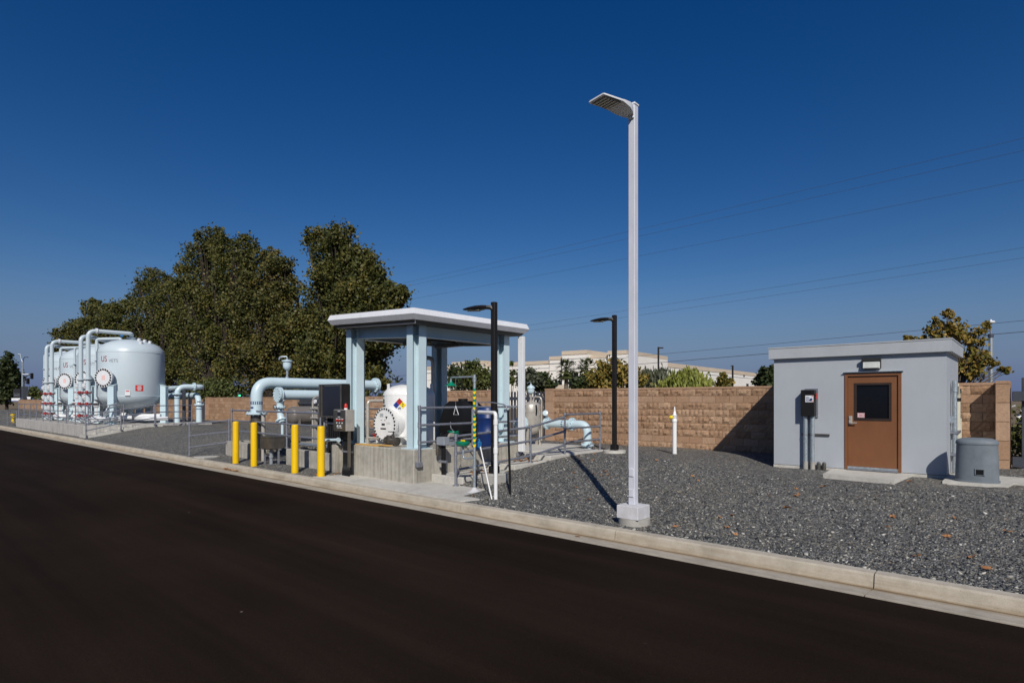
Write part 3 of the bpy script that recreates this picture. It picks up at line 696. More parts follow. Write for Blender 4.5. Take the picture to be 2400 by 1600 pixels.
m.build('stencil','ink',mw,0)
m=MB(); put_text(m,'CCO2',.062,ff,.9,.13,.03); 
for i in range(4): patch(m,ff,.13,.012,1,-.11,.25-.022*i)
m.build('stencil_text','ink_grey',mw,0)
# hazard diamond wrapped on the shell
fm=cyl_map((tx,ty),TR+.005,math.atan2(-.62,.38)-.02,1.765); h=.125; q=h/2
def dia(cu,cv,mat,nm):
    m=MB(); m.add([fm(cu-q,cv),fm(cu,cv-q),fm(cu+q,cv),fm(cu,cv+q)],[(0,1,2,3)]); return m.build(nm,mat,T,0)
s=.0825
def dia2(cu,cv,mat,nm): 
    m=MB(); m.add([fm(cu-s,cv),fm(cu,cv-s),fm(cu+s,cv),fm(cu,cv+s)],[(0,1,2,3)]); return m.build(nm,mat,T,0)
dia2(0,s,'red','hazard_red'); dia2(-s,0,'blue','hazard_blue'); dia2(s,0,'yellow','hazard_yellow'); dia2(0,-s,'label_white','hazard_white')
fm=cyl_map((tx,ty),TR+.009,math.atan2(-.62,.38)-.02,1.765)
m=MB(); put_text(m,'0',.10,fm,1,0,s); put_text(m,'3',.10,fm,1,-s,0); put_text(m,'2',.10,fm,1,s,0); put_text(m,'W',.085,fm,1,0,-s+.005); patch(m,fm,.085,.009,3,0,-s+.002); m.build('hazard_text','ink',T,0)
f2=cyl_map((tx,ty),TR+.006,-1.93,1.86); m=MB(); patch(m,f2,.10,.10); patch(m,f2,.19,.03,4,.02,-.11); patch(m,f2,.09,.02,3,0,.115); m.build('label','ink',T,0)
for i,a in enumerate((-1.75,.6,2.6)):
    c_=Vector((tx+math.cos(a)*.56,ty+math.sin(a)*.56,2.18)); MB().cbox(c_-Vector((.045,.012,.12)),c_+Vector((.045,.012,.10)),.01).build('lifting_lug','white_bright',T)
m=MB().cyl((tx+.12,ty,2.26),(tx+.12,ty,2.42),.05).cyl((tx+.12,ty,2.42),(tx+.12,ty,2.445),.11); m.build('vent_nozzle','white_bright',T)
MB().tube([(tx+.12,ty,2.44),(tx+.12,ty,2.68),(tx+.05,ty-.1,2.74)],.025,n=8,bend=.06).build('vent_pipe','stainless',T)
m=MB(); m.obox(mc+ax*.02+Vector((.42,0,-.28)),(.16,0,0),(0,.09,0),(0,0,.012)); m.build('bracket_shelf','white_bright',T,0)
MB().prism([(tx-.5,ty-.62),(tx+.45,ty-.62),(tx+.35,ty-.3),(tx-.4,ty-.3)],PZ,PZ+.2).build('skirt','white_bright',T,0)
# pipe from tank
S=thing('steel_pipe','thin stainless pipe bending over from the plinth to the white tank','pipe',(-12.0,8.3,PZ))
MB().tube([(-12.0,8.32,PZ),(-12.0,8.32,1.865),(-11.95,8.75,1.87),(tx-.45,ty-.4,1.87)],.038,n=14,bend=.10).build('pipe','stainless',S)
MB().flange((-11.87,8.82,1.87),(.4,.75,0),.085,.03,6).build('flange','stainless',S)
MB().tube([(-12.0,8.32,.98),(-11.6,8.34,.98)],.03,n=10).build('branch','stainless',S)
m=MB().cyl((-11.75,8.34,.98),(-11.75,8.34,1.06),.02,n=8).cbox((-11.79,8.3,1.06),(-11.68,8.33,1.08),.004); m.build('valve_handle','red',S)
solo('wall_valve',MB().tube([(-11.15,8.25,.95),(-10.75,8.25,.95)],.06,n=12).cyl((-11.05,8.25,.9),(-11.05,8.25,1.08),.07,n=12).flange((-11.15,8.25,.95),(1,0,0),.10,.03,6).flange((-10.78,8.25,.95),(1,0,0),.10,.03,6).cyl((-10.9,8.25,.95),(-10.9,8.25,1.16),.02,n=8).cbox((-11.08,8.23,1.15),(-10.85,8.27,1.17),.004),'stainless_dark','small dark flanged valve at the foot of the white tank','valve',(-10.95,8.25,PZ))
solo('yellow_board',MB().obox((-11.7,8.02,PZ+.012),(.62,0,0),(0,.10,0),(0,0,.01)).obox((-11.0,8.03,PZ+.03),(.25,.02,0),(0,.07,0),(0,0,.009)),'orange_board','flat orange yellow board lying along the front edge of the plinth','board',(-11.5,8,PZ),smooth=0)
# gauge vessel
F=thing('filter_housing','round gray filter housing with a white paper label behind the steel pipe','filter',(-12.35,9.4,PZ))
c_=Vector((-12.42,9.25,1.60)); d=Vector((.75,-.66,0)).normalized()
MB().lathe(c_,[(0,-.12),(.12,-.1),(.165,-.03),(.165,.05),(.14,.1),(0,.115)],28,ax=d).build('drum','grey_plastic',F,40)
u,v,_=basis(d); MB().obox(c_+d*.118,u*.095,v*.095,d*.002).build('label','label_white',F,0)
MB().cyl((c_.x,c_.y,PZ),(c_.x,c_.y,1.46),.10,n=20).build('stand','black_plastic',F)
MB().cyl((c_.x+.15,c_.y-.1,PZ),(c_.x+.15,c_.y-.1,1.2),.02,n=10).build('red_rod','red',F)
# vent stack and grey column behind
V=thing('vent_stack','tall bare metal vent pipe with an elbow under the shelter roof','pipe',(-11.2,10.35,PZ))
b=at(1015,950,Y=10.2); MB().tube([(b.x,10.2,PZ),(b.x,10.2,2.99),(b.x-.55,9.9,3.0)],.055,n=16,bend=.16).build('pipe','stainless',V)
MB().flange((b.x,10.2,1.1),(0,0,1),.10,.03,6).build('flange','stainless_dark',V)
b=at(1003,950,Y=10.3); solo('gray_tank',MB().lathe((b.x-.12,10.45,0),[(.17,PZ),(.17,2.0),(.15,2.08),(.08,2.13),(0,2.14)],24),'tank_blue','slim bluish gray tank partly hidden by the vent stack','tank',(b.x-.12,10.45,PZ))
b=at(1010,1010,Y=9.3); solo('white_stub_tank',MB().cbox((b.x-.12,9.2,PZ),(b.x+.04,9.4,1.24),.01).cbox((b.x-.13,9.19,1.30),(b.x+.03,9.41,1.36),.01).cyl((b.x-.05,9.3,1.24),(b.x-.05,9.3,1.30),.03),'white_bright','small white box post beside the corner column','post',(b.x,9.3,PZ))
# black tank, drums, green cabinet
bt=at(1085,1000,Y=10.2).x
K=thing('black_tank','black tapered poly tank standing under the shelter','tank',(bt,10.2,PZ))
MB().cbox((bt-.36,9.85,PZ),(bt+.36,10.55,PZ+.1),.02).build('skid','black_plastic',K)
m=MB(); m.loft([[(bt-a,10.2-a,z),(bt+a,10.2-a,z),(bt+a,10.2+a,z),(bt-a,10.2+a,z)] for a,z in ((.40,.94),(.42,1.3),(.33,1.75),(.24,1.86))]).build('body','black_plastic',K,30)
MB().cyl((bt,10.2,1.86),(bt,10.2,1.92),.12,n=20).build('lid','black_plastic',K)
MB().tube([(bt+.02,9.76,1.35),(bt+.05,9.74,1.2),(bt+.16,9.72,1.15),(bt+.16,9.72,.95)],.012,n=8,bend=.05).build('hose','galv',K)
for i,(px,Y,zt,lab) in enumerate(((1143,9.75,1.72,'tall dark blue drum under the shelter beside the black tank'),(1100,10.75,1.85,'dark blue drum half hidden behind the black tank'))):
    x=at(px,1000,Y=Y).x
    solo('blue_drum',MB().lathe((x,Y,0),[(.22,PZ),(.245,PZ+.04),(.245,PZ+.3),(.257,PZ+.32),(.245,PZ+.34),(.245,PZ+.62),(.257,PZ+.64),(.245,PZ+.66),(.245,zt-.06),(.22,zt-.01),(.1,zt)],32),'drum_blue',lab,'drum',(x,Y,PZ),'blue drums under the shelter')
x=at(1120,1035,Y=8.9).x
solo('blue_jug',MB().cbox((x-.06,8.83,PZ),(x+.06,8.97,PZ+.17),.02).cyl((x-.02,8.9,PZ+.17),(x-.02,8.9,PZ+.20),.025).tube([(x+.05,8.9,PZ+.15),(x+.05,8.9,PZ+.215),(x-.01,8.9,PZ+.215)],.012,n=8,bend=.03),'jug_blue','bright blue jug standing on the plinth behind the eyewash','jug',(x,8.9,PZ))
x0=at(1037,990,Y=10.1).x; x1=at(1061,990,Y=10.1).x
K=thing('green_cabinet','green sheet metal cabinet behind the guard rail','cabinet',((x0+x1)/2,10.2,PZ))
MB().cbox((x0,10.1,1.03),(x1,10.45,1.52),.008).build('body','green_box',K); MB().cbox((x0-.015,10.08,1.52),(x1+.015,10.47,1.545),.004).build('lid','green_box',K)
MB().obox(((x0+x1)/2,10.095,1.25),(.10,0,.09),(0,.006,0),(-.02,0,.03)).build('dark_handle','green',K,0)
for xx in (x0+.03,x1-.03): MB().box((xx-.02,10.12,PZ),(xx+.02,10.16,1.03)).build('leg','black_plastic',K,0)
x=at(1062,1010,Y=9.4).x
hm=MB()
for i in range(7): hm.tube([(x+.13*math.cos(a*.5+i),9.4+.13*math.sin(a*.5+i),1.02+.022*i+.008*math.sin(a)) for a in range(13)],.011,n=6)
solo('hose_coil',hm,'green','loose coil of bright green hose under the shelter','hose',(x,9.4,1.0))
p=at(1016,1012,Y=9.0)
PU=thing('metering_pump','small black metering pump on the plinth behind the guard rail','pump',(-10.15,9.2,PZ))
MB().cbox((-10.35,9.1,PZ),(-10.0,9.35,.98),.01).build('base','grey_plastic',PU)
MB().cyl((-10.34,9.22,1.06),(-10.05,9.22,1.06),.075,n=16).build('motor','black_plastic',PU); MB().cyl((-10.05,9.22,1.04),(-9.98,9.22,1.04),.09,n=16).build('head','stainless',PU)
# small cable box on stand in front of the plinth face
x,y=-9.42,8.45
K=thing('junction_box','gray cable junction box on a black conduit stand beside the plinth','junction box',(x,y,.295))
MB().cbox((x-.13,y-.1,.92),(x+.12,y+.06,1.10),.012).build('body','grey_plastic',K); MB().cbox((x-.18,y-.08,.70),(x-.1,y+.03,1.02),.01).build('side_plate','stainless_dark',K)
for i in range(3): MB().cyl((x-.03+.045*i,y-.02,.295),(x-.03+.045*i,y-.02,.93),.018,n=10).build('conduit','black_plastic',K)
MB().cbox((x-.12,y-.05,.55),(x+.1,y+.02,.60),.005).build('strut','galv',K,0)

# ---- emergency shower
sx,sy=-7.97,7.93
W=thing('safety_shower','emergency shower with green head, eyewash bowl and green and yellow striped pipe','emergency shower',(sx,sy,.137))
MB().cyl((sx,sy,.137),(sx,sy,2.37),.027,n=16).build('riser','galv_light',W)
MB().lathe((sx,sy,.135),[(.15,0),(.10,.02),(.05,.06),(.032,.09)],20).build('foot','conc_white',W,50)
for z in (.62,1.66,2.28): MB().cyl((sx,sy,z-.05),(sx,sy,z+.05),.037,n=16).build('coupling','galv_light',W)
# striped wrap: alternating helical bands
def stripe(par):
    m=MB(); z0,z1,n,r=1.02,2.13,20,.0305
    bands=22; h=(z1-z0)/bands
    for k in range(bands):
        if k%2!=par: continue
        vs=[];fs=[]
        for i in range(n+1):
            a=2*math.pi*i/n; sl=.03*math.sin(a-.6)
            for e in (0,1): vs.append((sx+math.cos(a)*r,sy+math.sin(a)*r,z0+(k+e)*h+sl))
        for i in range(n): fs.append((2*i,2*i+2,2*i+3,2*i+1))
        m.add(vs,fs)
    return m
stripe(0).build('yellow_stripes','yellow',W); stripe(1).build('green_stripes','green',W)
MB().tube([(sx,sy,2.33),(sx-.66,sy,2.33),(sx-.66,sy,2.24)],.018,n=12,bend=.05).build('shower_arm','galv_light',W)
MB().lathe((sx-.66,sy,0),[(.125,2.165),(.12,2.172),(.06,2.20),(.035,2.235),(.028,2.26),(.0,2.262)],28).build('shower_head','green',W,50)
MB().cyl((sx-.5,sy-.02,2.31),(sx-.5,sy-.02,1.76),.004,n=6).build('pull_rod','galv',W)
MB().tube([(sx-.5,sy-.02,1.77),(sx-.56,sy-.02,1.60),(sx-.42,sy-.02,1.60),(sx-.5,sy-.02,1.77)],.007,n=6).build('pull_handle','white_paint',W)
MB().tube([(sx,sy,.80),(sx-.12,sy-.02,.76),(sx-.26,sy-.05,.76),(sx-.26,sy-.05,.98)],.02,n=12,bend=.1).build('bowl_pipe','galv_light',W)
MB().lathe((sx-.26,sy-.06,0),[(.03,.99),(.10,1.0),(.135,1.04),(.14,1.085),(.13,1.085),(.10,1.04),(.0,1.03)],28).build('eyewash_bowl','green',W,50)
m=MB().cbox((sx-.31,sy-.08,1.08),(sx-.20,sy-.04,1.12),.012); m.build('spray_caps','yellow',W)
MB().tube([(sx-.02,sy,.97),(sx-.30,sy-.02,.97),(sx-.38,sy-.02,1.0)],.012,n=8,bend=.03).build('valve_pipe','stainless',W)
MB().cbox((sx-.44,sy-.05,.98),(sx-.36,sy-.04,1.08),.004).build('push_flag','galv_light',W)
m=MB().cyl((sx+.02,sy,1.66),(sx+.22,sy-.08,1.66),.03,n=12).cyl((sx+.1,sy-.04,1.66),(sx+.1,sy-.04,1.78),.02,n=10); m.build('supply_fitting','stainless_dark',W)
# white supply pipe
px_,py_=-7.07,7.56
W=thing('supply_pipe','white plastic pipe bending down to the gravel from the shower pole','pipe',(px_,py_,.12))
MB().tube([(sx+.2,sy-.08,1.66),(px_,py_,1.66),(px_,py_,.05)],.034,n=16,bend=.075).build('pipe','white_bright',W)
m=MB().cyl((px_,py_,.95),(px_,py_,1.05),.041,n=16).cyl((px_,py_,1.45),(px_,py_,1.54),.041,n=16); m.build('coupling','white_bright',W)
solo('leaning_pole',MB().cyl((-7.88,8.0,.99),(-7.12,7.52,.12),.013,n=10),'white_bright','thin white pole leaning from the shower pole down to the gravel','pole',(-7.5,7.76,.12))
hx,hy=-7.05,7.92
W=thing('hose_stand','black hose hanging from a thin curved gray pipe in the gravel','hose',(hx,hy,.1))
MB().tube([(sx+.1,sy-.04,1.78),(sx+.1,sy-.04,1.84),(sx+.45,sy-.02,1.845),(hx-.12,hy,1.80),(hx-.05,hy,1.70)],.012,n=10,bend=.14).build('gooseneck','galv',W)
MB().tube([(hx-.05,hy,1.70),(hx-.04,hy,1.2),(hx-.01,hy,.6),(hx,hy,.08)],.021,n=12).build('hose','black_plastic',W)
MB().cyl((sx+.1,sy-.04,1.76),(sx+.1,sy-.04,1.86),.028,n=12).build('tee','galv',W)

# ---- stainless filter vessel
fx,fy=-11.15,13.45
V=thing('filter_vessel','stainless filter vessel on legs with clamp lid and blue air valve','filter vessel',(fx,fy,.56))
MB().lathe((fx,fy,0),[(0,.86),(.14,.88),(.24,.94),(.29,1.02),(.29,1.52),(.30,1.525),(.30,1.545),(.29,1.55),(.29,1.72),(.26,1.78),(.16,1.83),(0,1.85)],36).build('shell','stainless',V,45)
for a in (.4,1.6,3.3,-1.2): MB().obox((fx+.29*math.cos(a),fy+.29*math.sin(a),.80),(.03*math.cos(a),.03*math.sin(a),0),(-.035*math.sin(a),.035*math.cos(a),0),(0,0,.25)).build('leg','stainless',V,0)
for a in (-.35,-1.5): MB().tube([(fx+.31*math.cos(a),fy+.31*math.sin(a),1.45),(fx+.33*math.cos(a),fy+.33*math.sin(a),1.58),(fx+.30*math.cos(a),fy+.30*math.sin(a),1.74)],.022,n=8).build('clamp','black_plastic',V)
MB().cyl((fx,fy,1.83),(fx,fy,2.08),.03,n=12).build('riser','stainless',V)
MB().lathe((fx,fy,0),[(.03,2.06),(.09,2.09),(.105,2.13),(.105,2.22),(.125,2.23),(.125,2.255),(.08,2.30),(.03,2.33),(.02,2.36)],24).build('air_valve','pale_blue',V,45)
MB().tube([(fx,fy,2.34),(fx,fy,2.41),(fx-.14,fy+.02,2.41),(fx-.16,fy+.02,2.37)],.012,n=8,bend=.03).build('vent','galv_light',V)
MB().tube([(fx+.1,fy,1.82),(fx+.1,fy,1.98),(fx+.36,fy+.05,1.98),(fx+.36,fy+.05,.7)],.026,n=12,bend=.14).build('drain_pipe','stainless',V)
m=MB().lathe((fx-.12,fy-.36,1.36),[(.08,0),(.095,.01),(.08,.02)],20,ax=(.3,-1,0)); m.cyl((fx-.12,fy-.36,1.36),(fx-.05,fy-.2,1.36),.015,n=8); m.build('hand_wheel','stainless',V)
b=at(1222,985,Y=12.9)
MB().cyl((b.x-.2,12.95,1.22),(b.x+.1,12.85,1.22),.13,n=20).flange((b.x+.05,12.87,1.22),(1,-.33,0),.20,.04,8).cyl((b.x-.05,12.9,1.22),(b.x-.05,12.9,1.45),.08,n=14).build('inlet_pipe','pale_blue',V)
# light blue outlet pipe
ex,ey=-9.42,13.86
V=thing('outlet_pipe','light blue pipe with a flanged elbow turning down into the gravel','pipe',(ex,ey,.42))
MB().tube([(-10.88,ey,1.19),(-9.95,ey,1.19)],.118,n=28).build('pipe','pale_blue',V)
MB().tube([(-9.95,ey,1.19),(ex,ey,1.19),(ex,ey,.40)],.118,n=28,bend=.56).build('elbow','pale_blue',V)
MB().flange((-9.95,ey,1.19),(1,0,0),.185,.06,12).build('flange','pale_blue',V); MB().flange((-10.86,ey,1.19),(1,0,0),.185,.06,12).build('flange','pale_blue',V); MB().flange((ex,ey,.62),(0,0,1),.185,.05,12).build('flange','pale_blue',V)
m=MB()
for i in range(24):
    a=2*math.pi*i/24; 
    if i%2: continue
    m.obox((-10.25,ey+.119*math.cos(a),1.19+.119*math.sin(a)),(.028,0,0),(0,-math.sin(a)*.013,math.cos(a)*.013),(0,math.cos(a)*.001,math.sin(a)*.001))
m.build('blue_band','ink_blue',V,0)
MB().cyl((-10.86,ey-.05,1.32),(-10.82,ey-.12,1.55),.03,n=10).lathe((-10.80,ey-.16,1.50),[(.07,0),(.085,.01),(.07,.02)],16,ax=(.4,-.8,.3)).build('gear_valve','pale_blue',V)
MB().cyl((ex,ey,.2),(ex,ey,.50),.135,n=24).build('pipe_collar','conc',V)
# ---------------------------------------------------------------- bollards
for i,(px,lab) in enumerate(((552.5,'leftmost of the four yellow bollards'),(595.2,'yellow bollard standing in front of the big elbow pipe'),(691.3,'yellow bollard right of the stainless box'),(752.4,'yellow bollard nearest the control panel'))):
    p=at(px,1000,Y=7.21)
    solo('bollard',MB().lathe((p.x,7.21,0),[(.083,-.05),(.083,1.255),(.080,1.27),(.068,1.283),(.04,1.291),(0,1.293)],32),'bollard_yellow',lab,'bollard',(p.x,7.21,.1),'yellow safety bollards')
# ---------------------------------------------------------------- low vault walls left of the shelter
LX0=at(528.7,1000,Y=7.86).x; LG0=at(587,1000,Y=7.86).x; LG1=at(670,1000,Y=7.86).x
m=MB().cbox((LX0,7.86,-.1),(LG0,8.06,.605),.012); solo('vault_wall',m,'conc_wall','short low concrete wall behind the two left yellow bollards','low wall',((LX0+LG0)/2,7.96,.1),'low concrete vault walls',0)
m=MB().cbox((LG1,7.86,-.1),(PX0-.003,8.06,.575),.012); solo('vault_wall',m,'conc_wall','low concrete wall behind the two right yellow bollards','low wall',(-13.7,7.96,.1),'low concrete vault walls',0)
V=thing('concrete_vault','sunken concrete vault floor and rear walls below the big pipes','vault',(-15.6,9.6,.1))
MB().cbox((LX0,11.3,-.1),(PX0-.01,11.5,.60),.01).build('rear_wall','conc_wall',V,0); MB().cbox((LX0,8.063,-.1),(LX0+.2,11.297,.60),.01).build('side_wall','conc_wall',V,0)
MB().cbox((-16.1,9.9,-.1),(PX0-.01,11.29,.62),.01).build('bench','conc_pale',V,0)
MB().box((LX0+.21,8.07,-.1),(PX0-.01,9.89,.02)).build('floor','conc',V,0)
for i in range(3): MB().tube([(-16.0,8.5+.12*i,.63),(-12.75,8.5+.12*i,.63)],.03,n=10).build('pipe','galv_light',V)
e=at(790,1075,Y=7.8); solo('wall_stub',MB().loft([[(e.x-.10,7.70,-.1),(e.x+.12,7.70,-.1),(e.x+.12,7.855,-.1),(e.x-.10,7.855,-.1)],[(e.x-.10,7.70,.78),(e.x+.12,7.70,.78),(e.x+.12,7.855,.78),(e.x-.10,7.855,.78)],[(e.x-.05,7.70,.86),(e.x+.07,7.70,.86),(e.x+.07,7.855,.86),(e.x-.05,7.855,.86)]]),'conc_wall','short rounded concrete stub against the plinth beside the black conduits','low wall',(e.x,7.8,.1),None,0)
solo('path_strip',MB().prism([(-19.35,7.08),(-18.55,7.08),(LX0+.02,7.855),(LX0+.02,8.3),(-18.95,8.1)],-.05,.15),'conc_pale','narrow concrete strip running in from the kerb to the low vault wall','slab',(-18.9,7.5,.1),smooth=0)
# ---------------------------------------------------------------- big elbow pipe
bx,by=-17.18,8.03
P=thing('elbow_pipe','big light blue pipe rising and turning back toward the shelter','pipe',(bx,by,.1))
MB().tube([(bx,by,1.5),(bx,by,2.40),(bx,12.2,2.40)],.166,n=32,bend=.62).build('pipe','pale_blue',P)
MB().flange((bx,by,1.485),(0,0,1),.30,.05,12).build('flange','pale_blue',P)
MB().cyl((bx,by,.05),(bx,by,1.46),.165,n=28).build('stainless_riser','stainless_dark',P)
MB().cyl((bx+.3,by+.06,.05),(bx+.3,by+.06,1.46),.06,n=16).build('side_riser','stainless',P)
MB().flange((bx,12.2,2.40),(0,1,0),.25,.05,12).build('flange','pale_blue',P); MB().flange((bx,12.26,2.40),(0,1,0),.25,.05,12).build('end_flange','pale_blue',P)
m=MB()
for i in range(40):
    if i%2: continue
    a=2*math.pi*i/40; m.obox((bx+.167*math.cos(a),by+.167*math.sin(a),1.80),(-math.sin(a)*.013,math.cos(a)*.013,0),(0,0,.036),(math.cos(a)*.002,math.sin(a)*.002,0))
m.cyl((bx,by,1.84),(bx,by,1.846),.1675,n=32,cap=False).cyl((bx,by,1.755),(bx,by,1.761),.1675,n=32,cap=False); m.build('blue_band','ink_blue',P,0)
m=MB(); fm=cyl_map((bx,by),.168,-1.35,1.66); patch(m,fm,.13,.05,4); m.build('pipe_marker','ink_blue',P,0)
for y in (8.68,11.0): MB().lathe((bx,y,2.40),[(.166,-.01),(.1685,0),(.166,.01)],32,ax=(0,1,0),cap=False).build('weld_seam','pale_blue',P)
MB().cyl((bx,11.2,.6),(bx,11.2,2.24),.06,n=14).build('support','pale_blue',P)
# air valve on top
ay=at(673,880,X=bx).y
A=thing('air_valve','light blue cup shaped air release valve on top of the big elbow pipe','valve',(bx,ay,2.56))
MB().lathe((bx,ay,0),[(.055,2.555),(.055,2.60),(.03,2.61),(.03,2.70),(.045,2.71),(.045,2.74),(.03,2.75),(.03,2.80)],16).build('nipple','galv_light',A,40)
MB().lathe((bx,ay,0),[(.04,2.80),(.07,2.82),(.115,2.87),(.125,2.93),(.125,3.06),(.16,3.065),(.16,3.10),(.09,3.115),(.04,3.13),(.03,3.135)],24).build('cup','pale_blue',A,40)
MB().tube([(bx,ay,3.12),(bx,ay,3.22),(bx-.14,ay-.16,3.21),(bx-.16,ay-.18,3.12)],.026,n=10,bend=.05).build('outlet','galv_light',A)
# second pipe with blind flange
qx=-16.78; y0=at(652,930,X=qx).y
P=thing('flanged_pipe','lower light blue pipe with a round blind flange beside the big elbow pipe','pipe',(qx,y0,.6))
MB().cyl((qx,y0,2.04),(qx,9.72,2.04),.15,n=28).build('pipe','pale_blue',P)
MB().flange((qx,y0-.02,2.04),(0,1,0),.23,.045,12).build('blind_flange','pale_blue',P); MB().flange((qx,y0+.05,2.04),(0,1,0),.23,.04,12).build('flange','pale_blue',P)
MB().tube([(qx,9.70,2.04),(qx,10.0,2.04),(qx,10.0,.62)],.15,n=24,bend=.28).build('drop_leg','pale_blue',P)
# elbow with hand wheel valve
vx,vy=at(658,955,Y=10.6).x,10.6
P=thing('valve_elbow','light blue flanged elbow with a hand wheel valve behind the guard rail','valve',(vx,vy,.6))
MB().tube([(vx+.14,vy-.05,1.95),(vx-.02,vy,1.85),(vx-.06,vy,1.55),(vx+.02,vy,1.2),(vx+.12,vy,1.05)],.13,n=20,bend=.2).build('elbow','pale_blue',P)
MB().flange((vx-.06,vy,1.62),(0,0,1),.22,.05,10).build('flange','pale_blue',P); MB().flange((vx+.06,vy,1.12),(.5,0,-.8),.22,.05,10).build('flange','pale_blue',P)
MB().cyl((vx,vy-.1,1.62),(vx+.28,vy-.16,1.62),.035,n=10).build('gear_box','pale_blue',P)
MB().tube([(vx+.05+.09*math.cos(a*.523),vy-.25,1.62+.09*math.sin(a*.523)) for a in range(13)],.012,n=6).build('hand_wheel','stainless_dark',P)
MB().cyl((vx+.12,vy,.6),(vx+.12,vy,1.1),.05,n=12).build('support','pale_blue',P)
# horizontal tank on saddles
hx=-16.45; ya,yb=8.62,9.98
H=thing('horizontal_tank','brown gray horizontal tank on plate saddles behind the guard rail','tank',(hx,9.3,.05))
MB().lathe((hx,0,1.42),[(0,ya),(.14,ya+.02),(.24,ya+.07),(.275,ya+.15),(.275,yb-.15),(.24,yb-.07),(.14,yb-.02),(0,yb)],32,ax=(0,1,0)).build('shell','tank_brown',H,50)
for y in (ya+.22,yb-.28): MB().loft([[(hx-.24,y,.02),(hx+.24,y,.02),(hx+.24,y+.05,.02),(hx-.24,y+.05,.02)],[(hx-.27,y,1.40),(hx+.27,y,1.40),(hx+.27,y+.05,1.40),(hx-.27,y+.05,1.40)]]).build('saddle','tank_brown',H,0)
fm=lambda a,b: Vector((hx+.279*math.cos(b),a,1.42+.279*math.sin(b)))
m=MB(); m.add([fm(ya+.45+.09*i,.35+.15*j) for j in (0,1) for i in (0,3)],[(0,1,3,2)]); m.build('name_plate','galv_light',H,0)
# pipes and gauges at its right
x=at(733,960,Y=9.0).x
G=thing('gauge_rack','rack of thin stainless pipes and gauges beside the black display panel','pipes',(x,9.0,.58))
MB().tube([(x,9.0,.6),(x,9.0,1.95),(x+.3,9.1,2.02),(x+.3,9.1,1.5)],.03,n=10,bend=.15).build('pipe','stainless',G); MB().tube([(x+.14,9.05,.6),(x+.14,9.05,1.75),(x+.4,9.1,1.75)],.022,n=10,bend=.1).build('pipe','stainless',G)
m=MB()
for z in (1.1,1.35,1.62): m.cbox((x-.05,8.94,z),(x+.3,9.0,z+.045),.005)
m.build('strut','stainless',G,0); MB().cyl((x+.22,8.93,1.84),(x+.22,8.97,1.84),.06,n=18).build('gauge','label_white',G); MB().box((x+.1,8.98,.58),(x+.16,9.04,1.7)).build('post','stainless',G,0)
# guard rails
r0=at(543,961,Y=7.96).x; r1=at(672,965,Y=7.96).x; r2=at(751,968,Y=7.96).x; r15=at(648,965,Y=7.96).x
rails('guard_rail','three bar guard rail on the low wall behind the yellow bollards',[(r0,7.96,.60,1.565),(r1,7.96,.575,1.555),(r2,7.96,.575,1.55)],[[(r0,7.96,1.565),(r2,7.96,1.55)],[(r0,7.96,1.25),(r2,7.96,1.22)],[(r0,7.96,.94),(r2,7.96,.90)]],.026,'galvanised guard rails')
rails('guard_rail','guard rail across the far side of the pipe vault',[(-18.6,11.4,.60,1.6),(-16.4,11.4,.60,1.6),(-14.2,11.4,.60,1.6)],[[(-18.6,11.4,1.6),(-14.2,11.4,1.6)],[(-18.6,11.4,1.27),(-14.2,11.4,1.27)],[(-18.6,11.4,.95),(-14.2,11.4,.95)]],.026,'galvanised guard rails')
k=at(443.7,1000,Y=7.2)
rails('entry_rail','short hand rail climbing from the kerb to the guard rail behind the bollards',[(k.x,7.2,.13,1.13),(r0-.05,7.9,.15,1.25)],[[(k.x,7.2,1.13),(r0-.05,7.9,1.25)],[(k.x,7.2,.75),(r0-.05,7.9,.90)],[(k.x,7.2,.385),(r0-.05,7.9,.58)]],.024,'galvanised guard rails')
# stainless junction box
b=at(634,1036,Y=7.62)
J=thing('steel_box','stainless steel junction box on a bracket between the yellow bollards','junction box',(b.x,7.62,.13))
u=Vector((.93,.28,0)); v=Vector((-.28,.93,0)); c_=Vector((b.x+.02,7.64,.735))
MB().obox(c_,u*.30,v*.19,(0,0,.155)).build('box','stainless_dark',J,0); MB().obox(c_+Vector((0,0,.158)),u*.315,v*.205,(0,0,.012)).build('lid','stainless_dark',J,0)
MB().obox(c_-Vector((0,0,.175)),u*.34,v*.03,(0,0,.02)).build('bracket','galv',J,0)
MB().cyl((c_.x-.02,c_.y,.05),(c_.x-.02,c_.y,.60),.045,n=14).cyl((c_.x-.02,c_.y,.32),(c_.x-.02,c_.y,.38),.06,n=14).build('conduit','grey_plastic',J)
for s_ in (-.26,.26): q=c_+u*s_; MB().box((q.x-.02,q.y-.02,.05),(q.x+.02,q.y+.02,.57)).build('leg','galv',J,0)
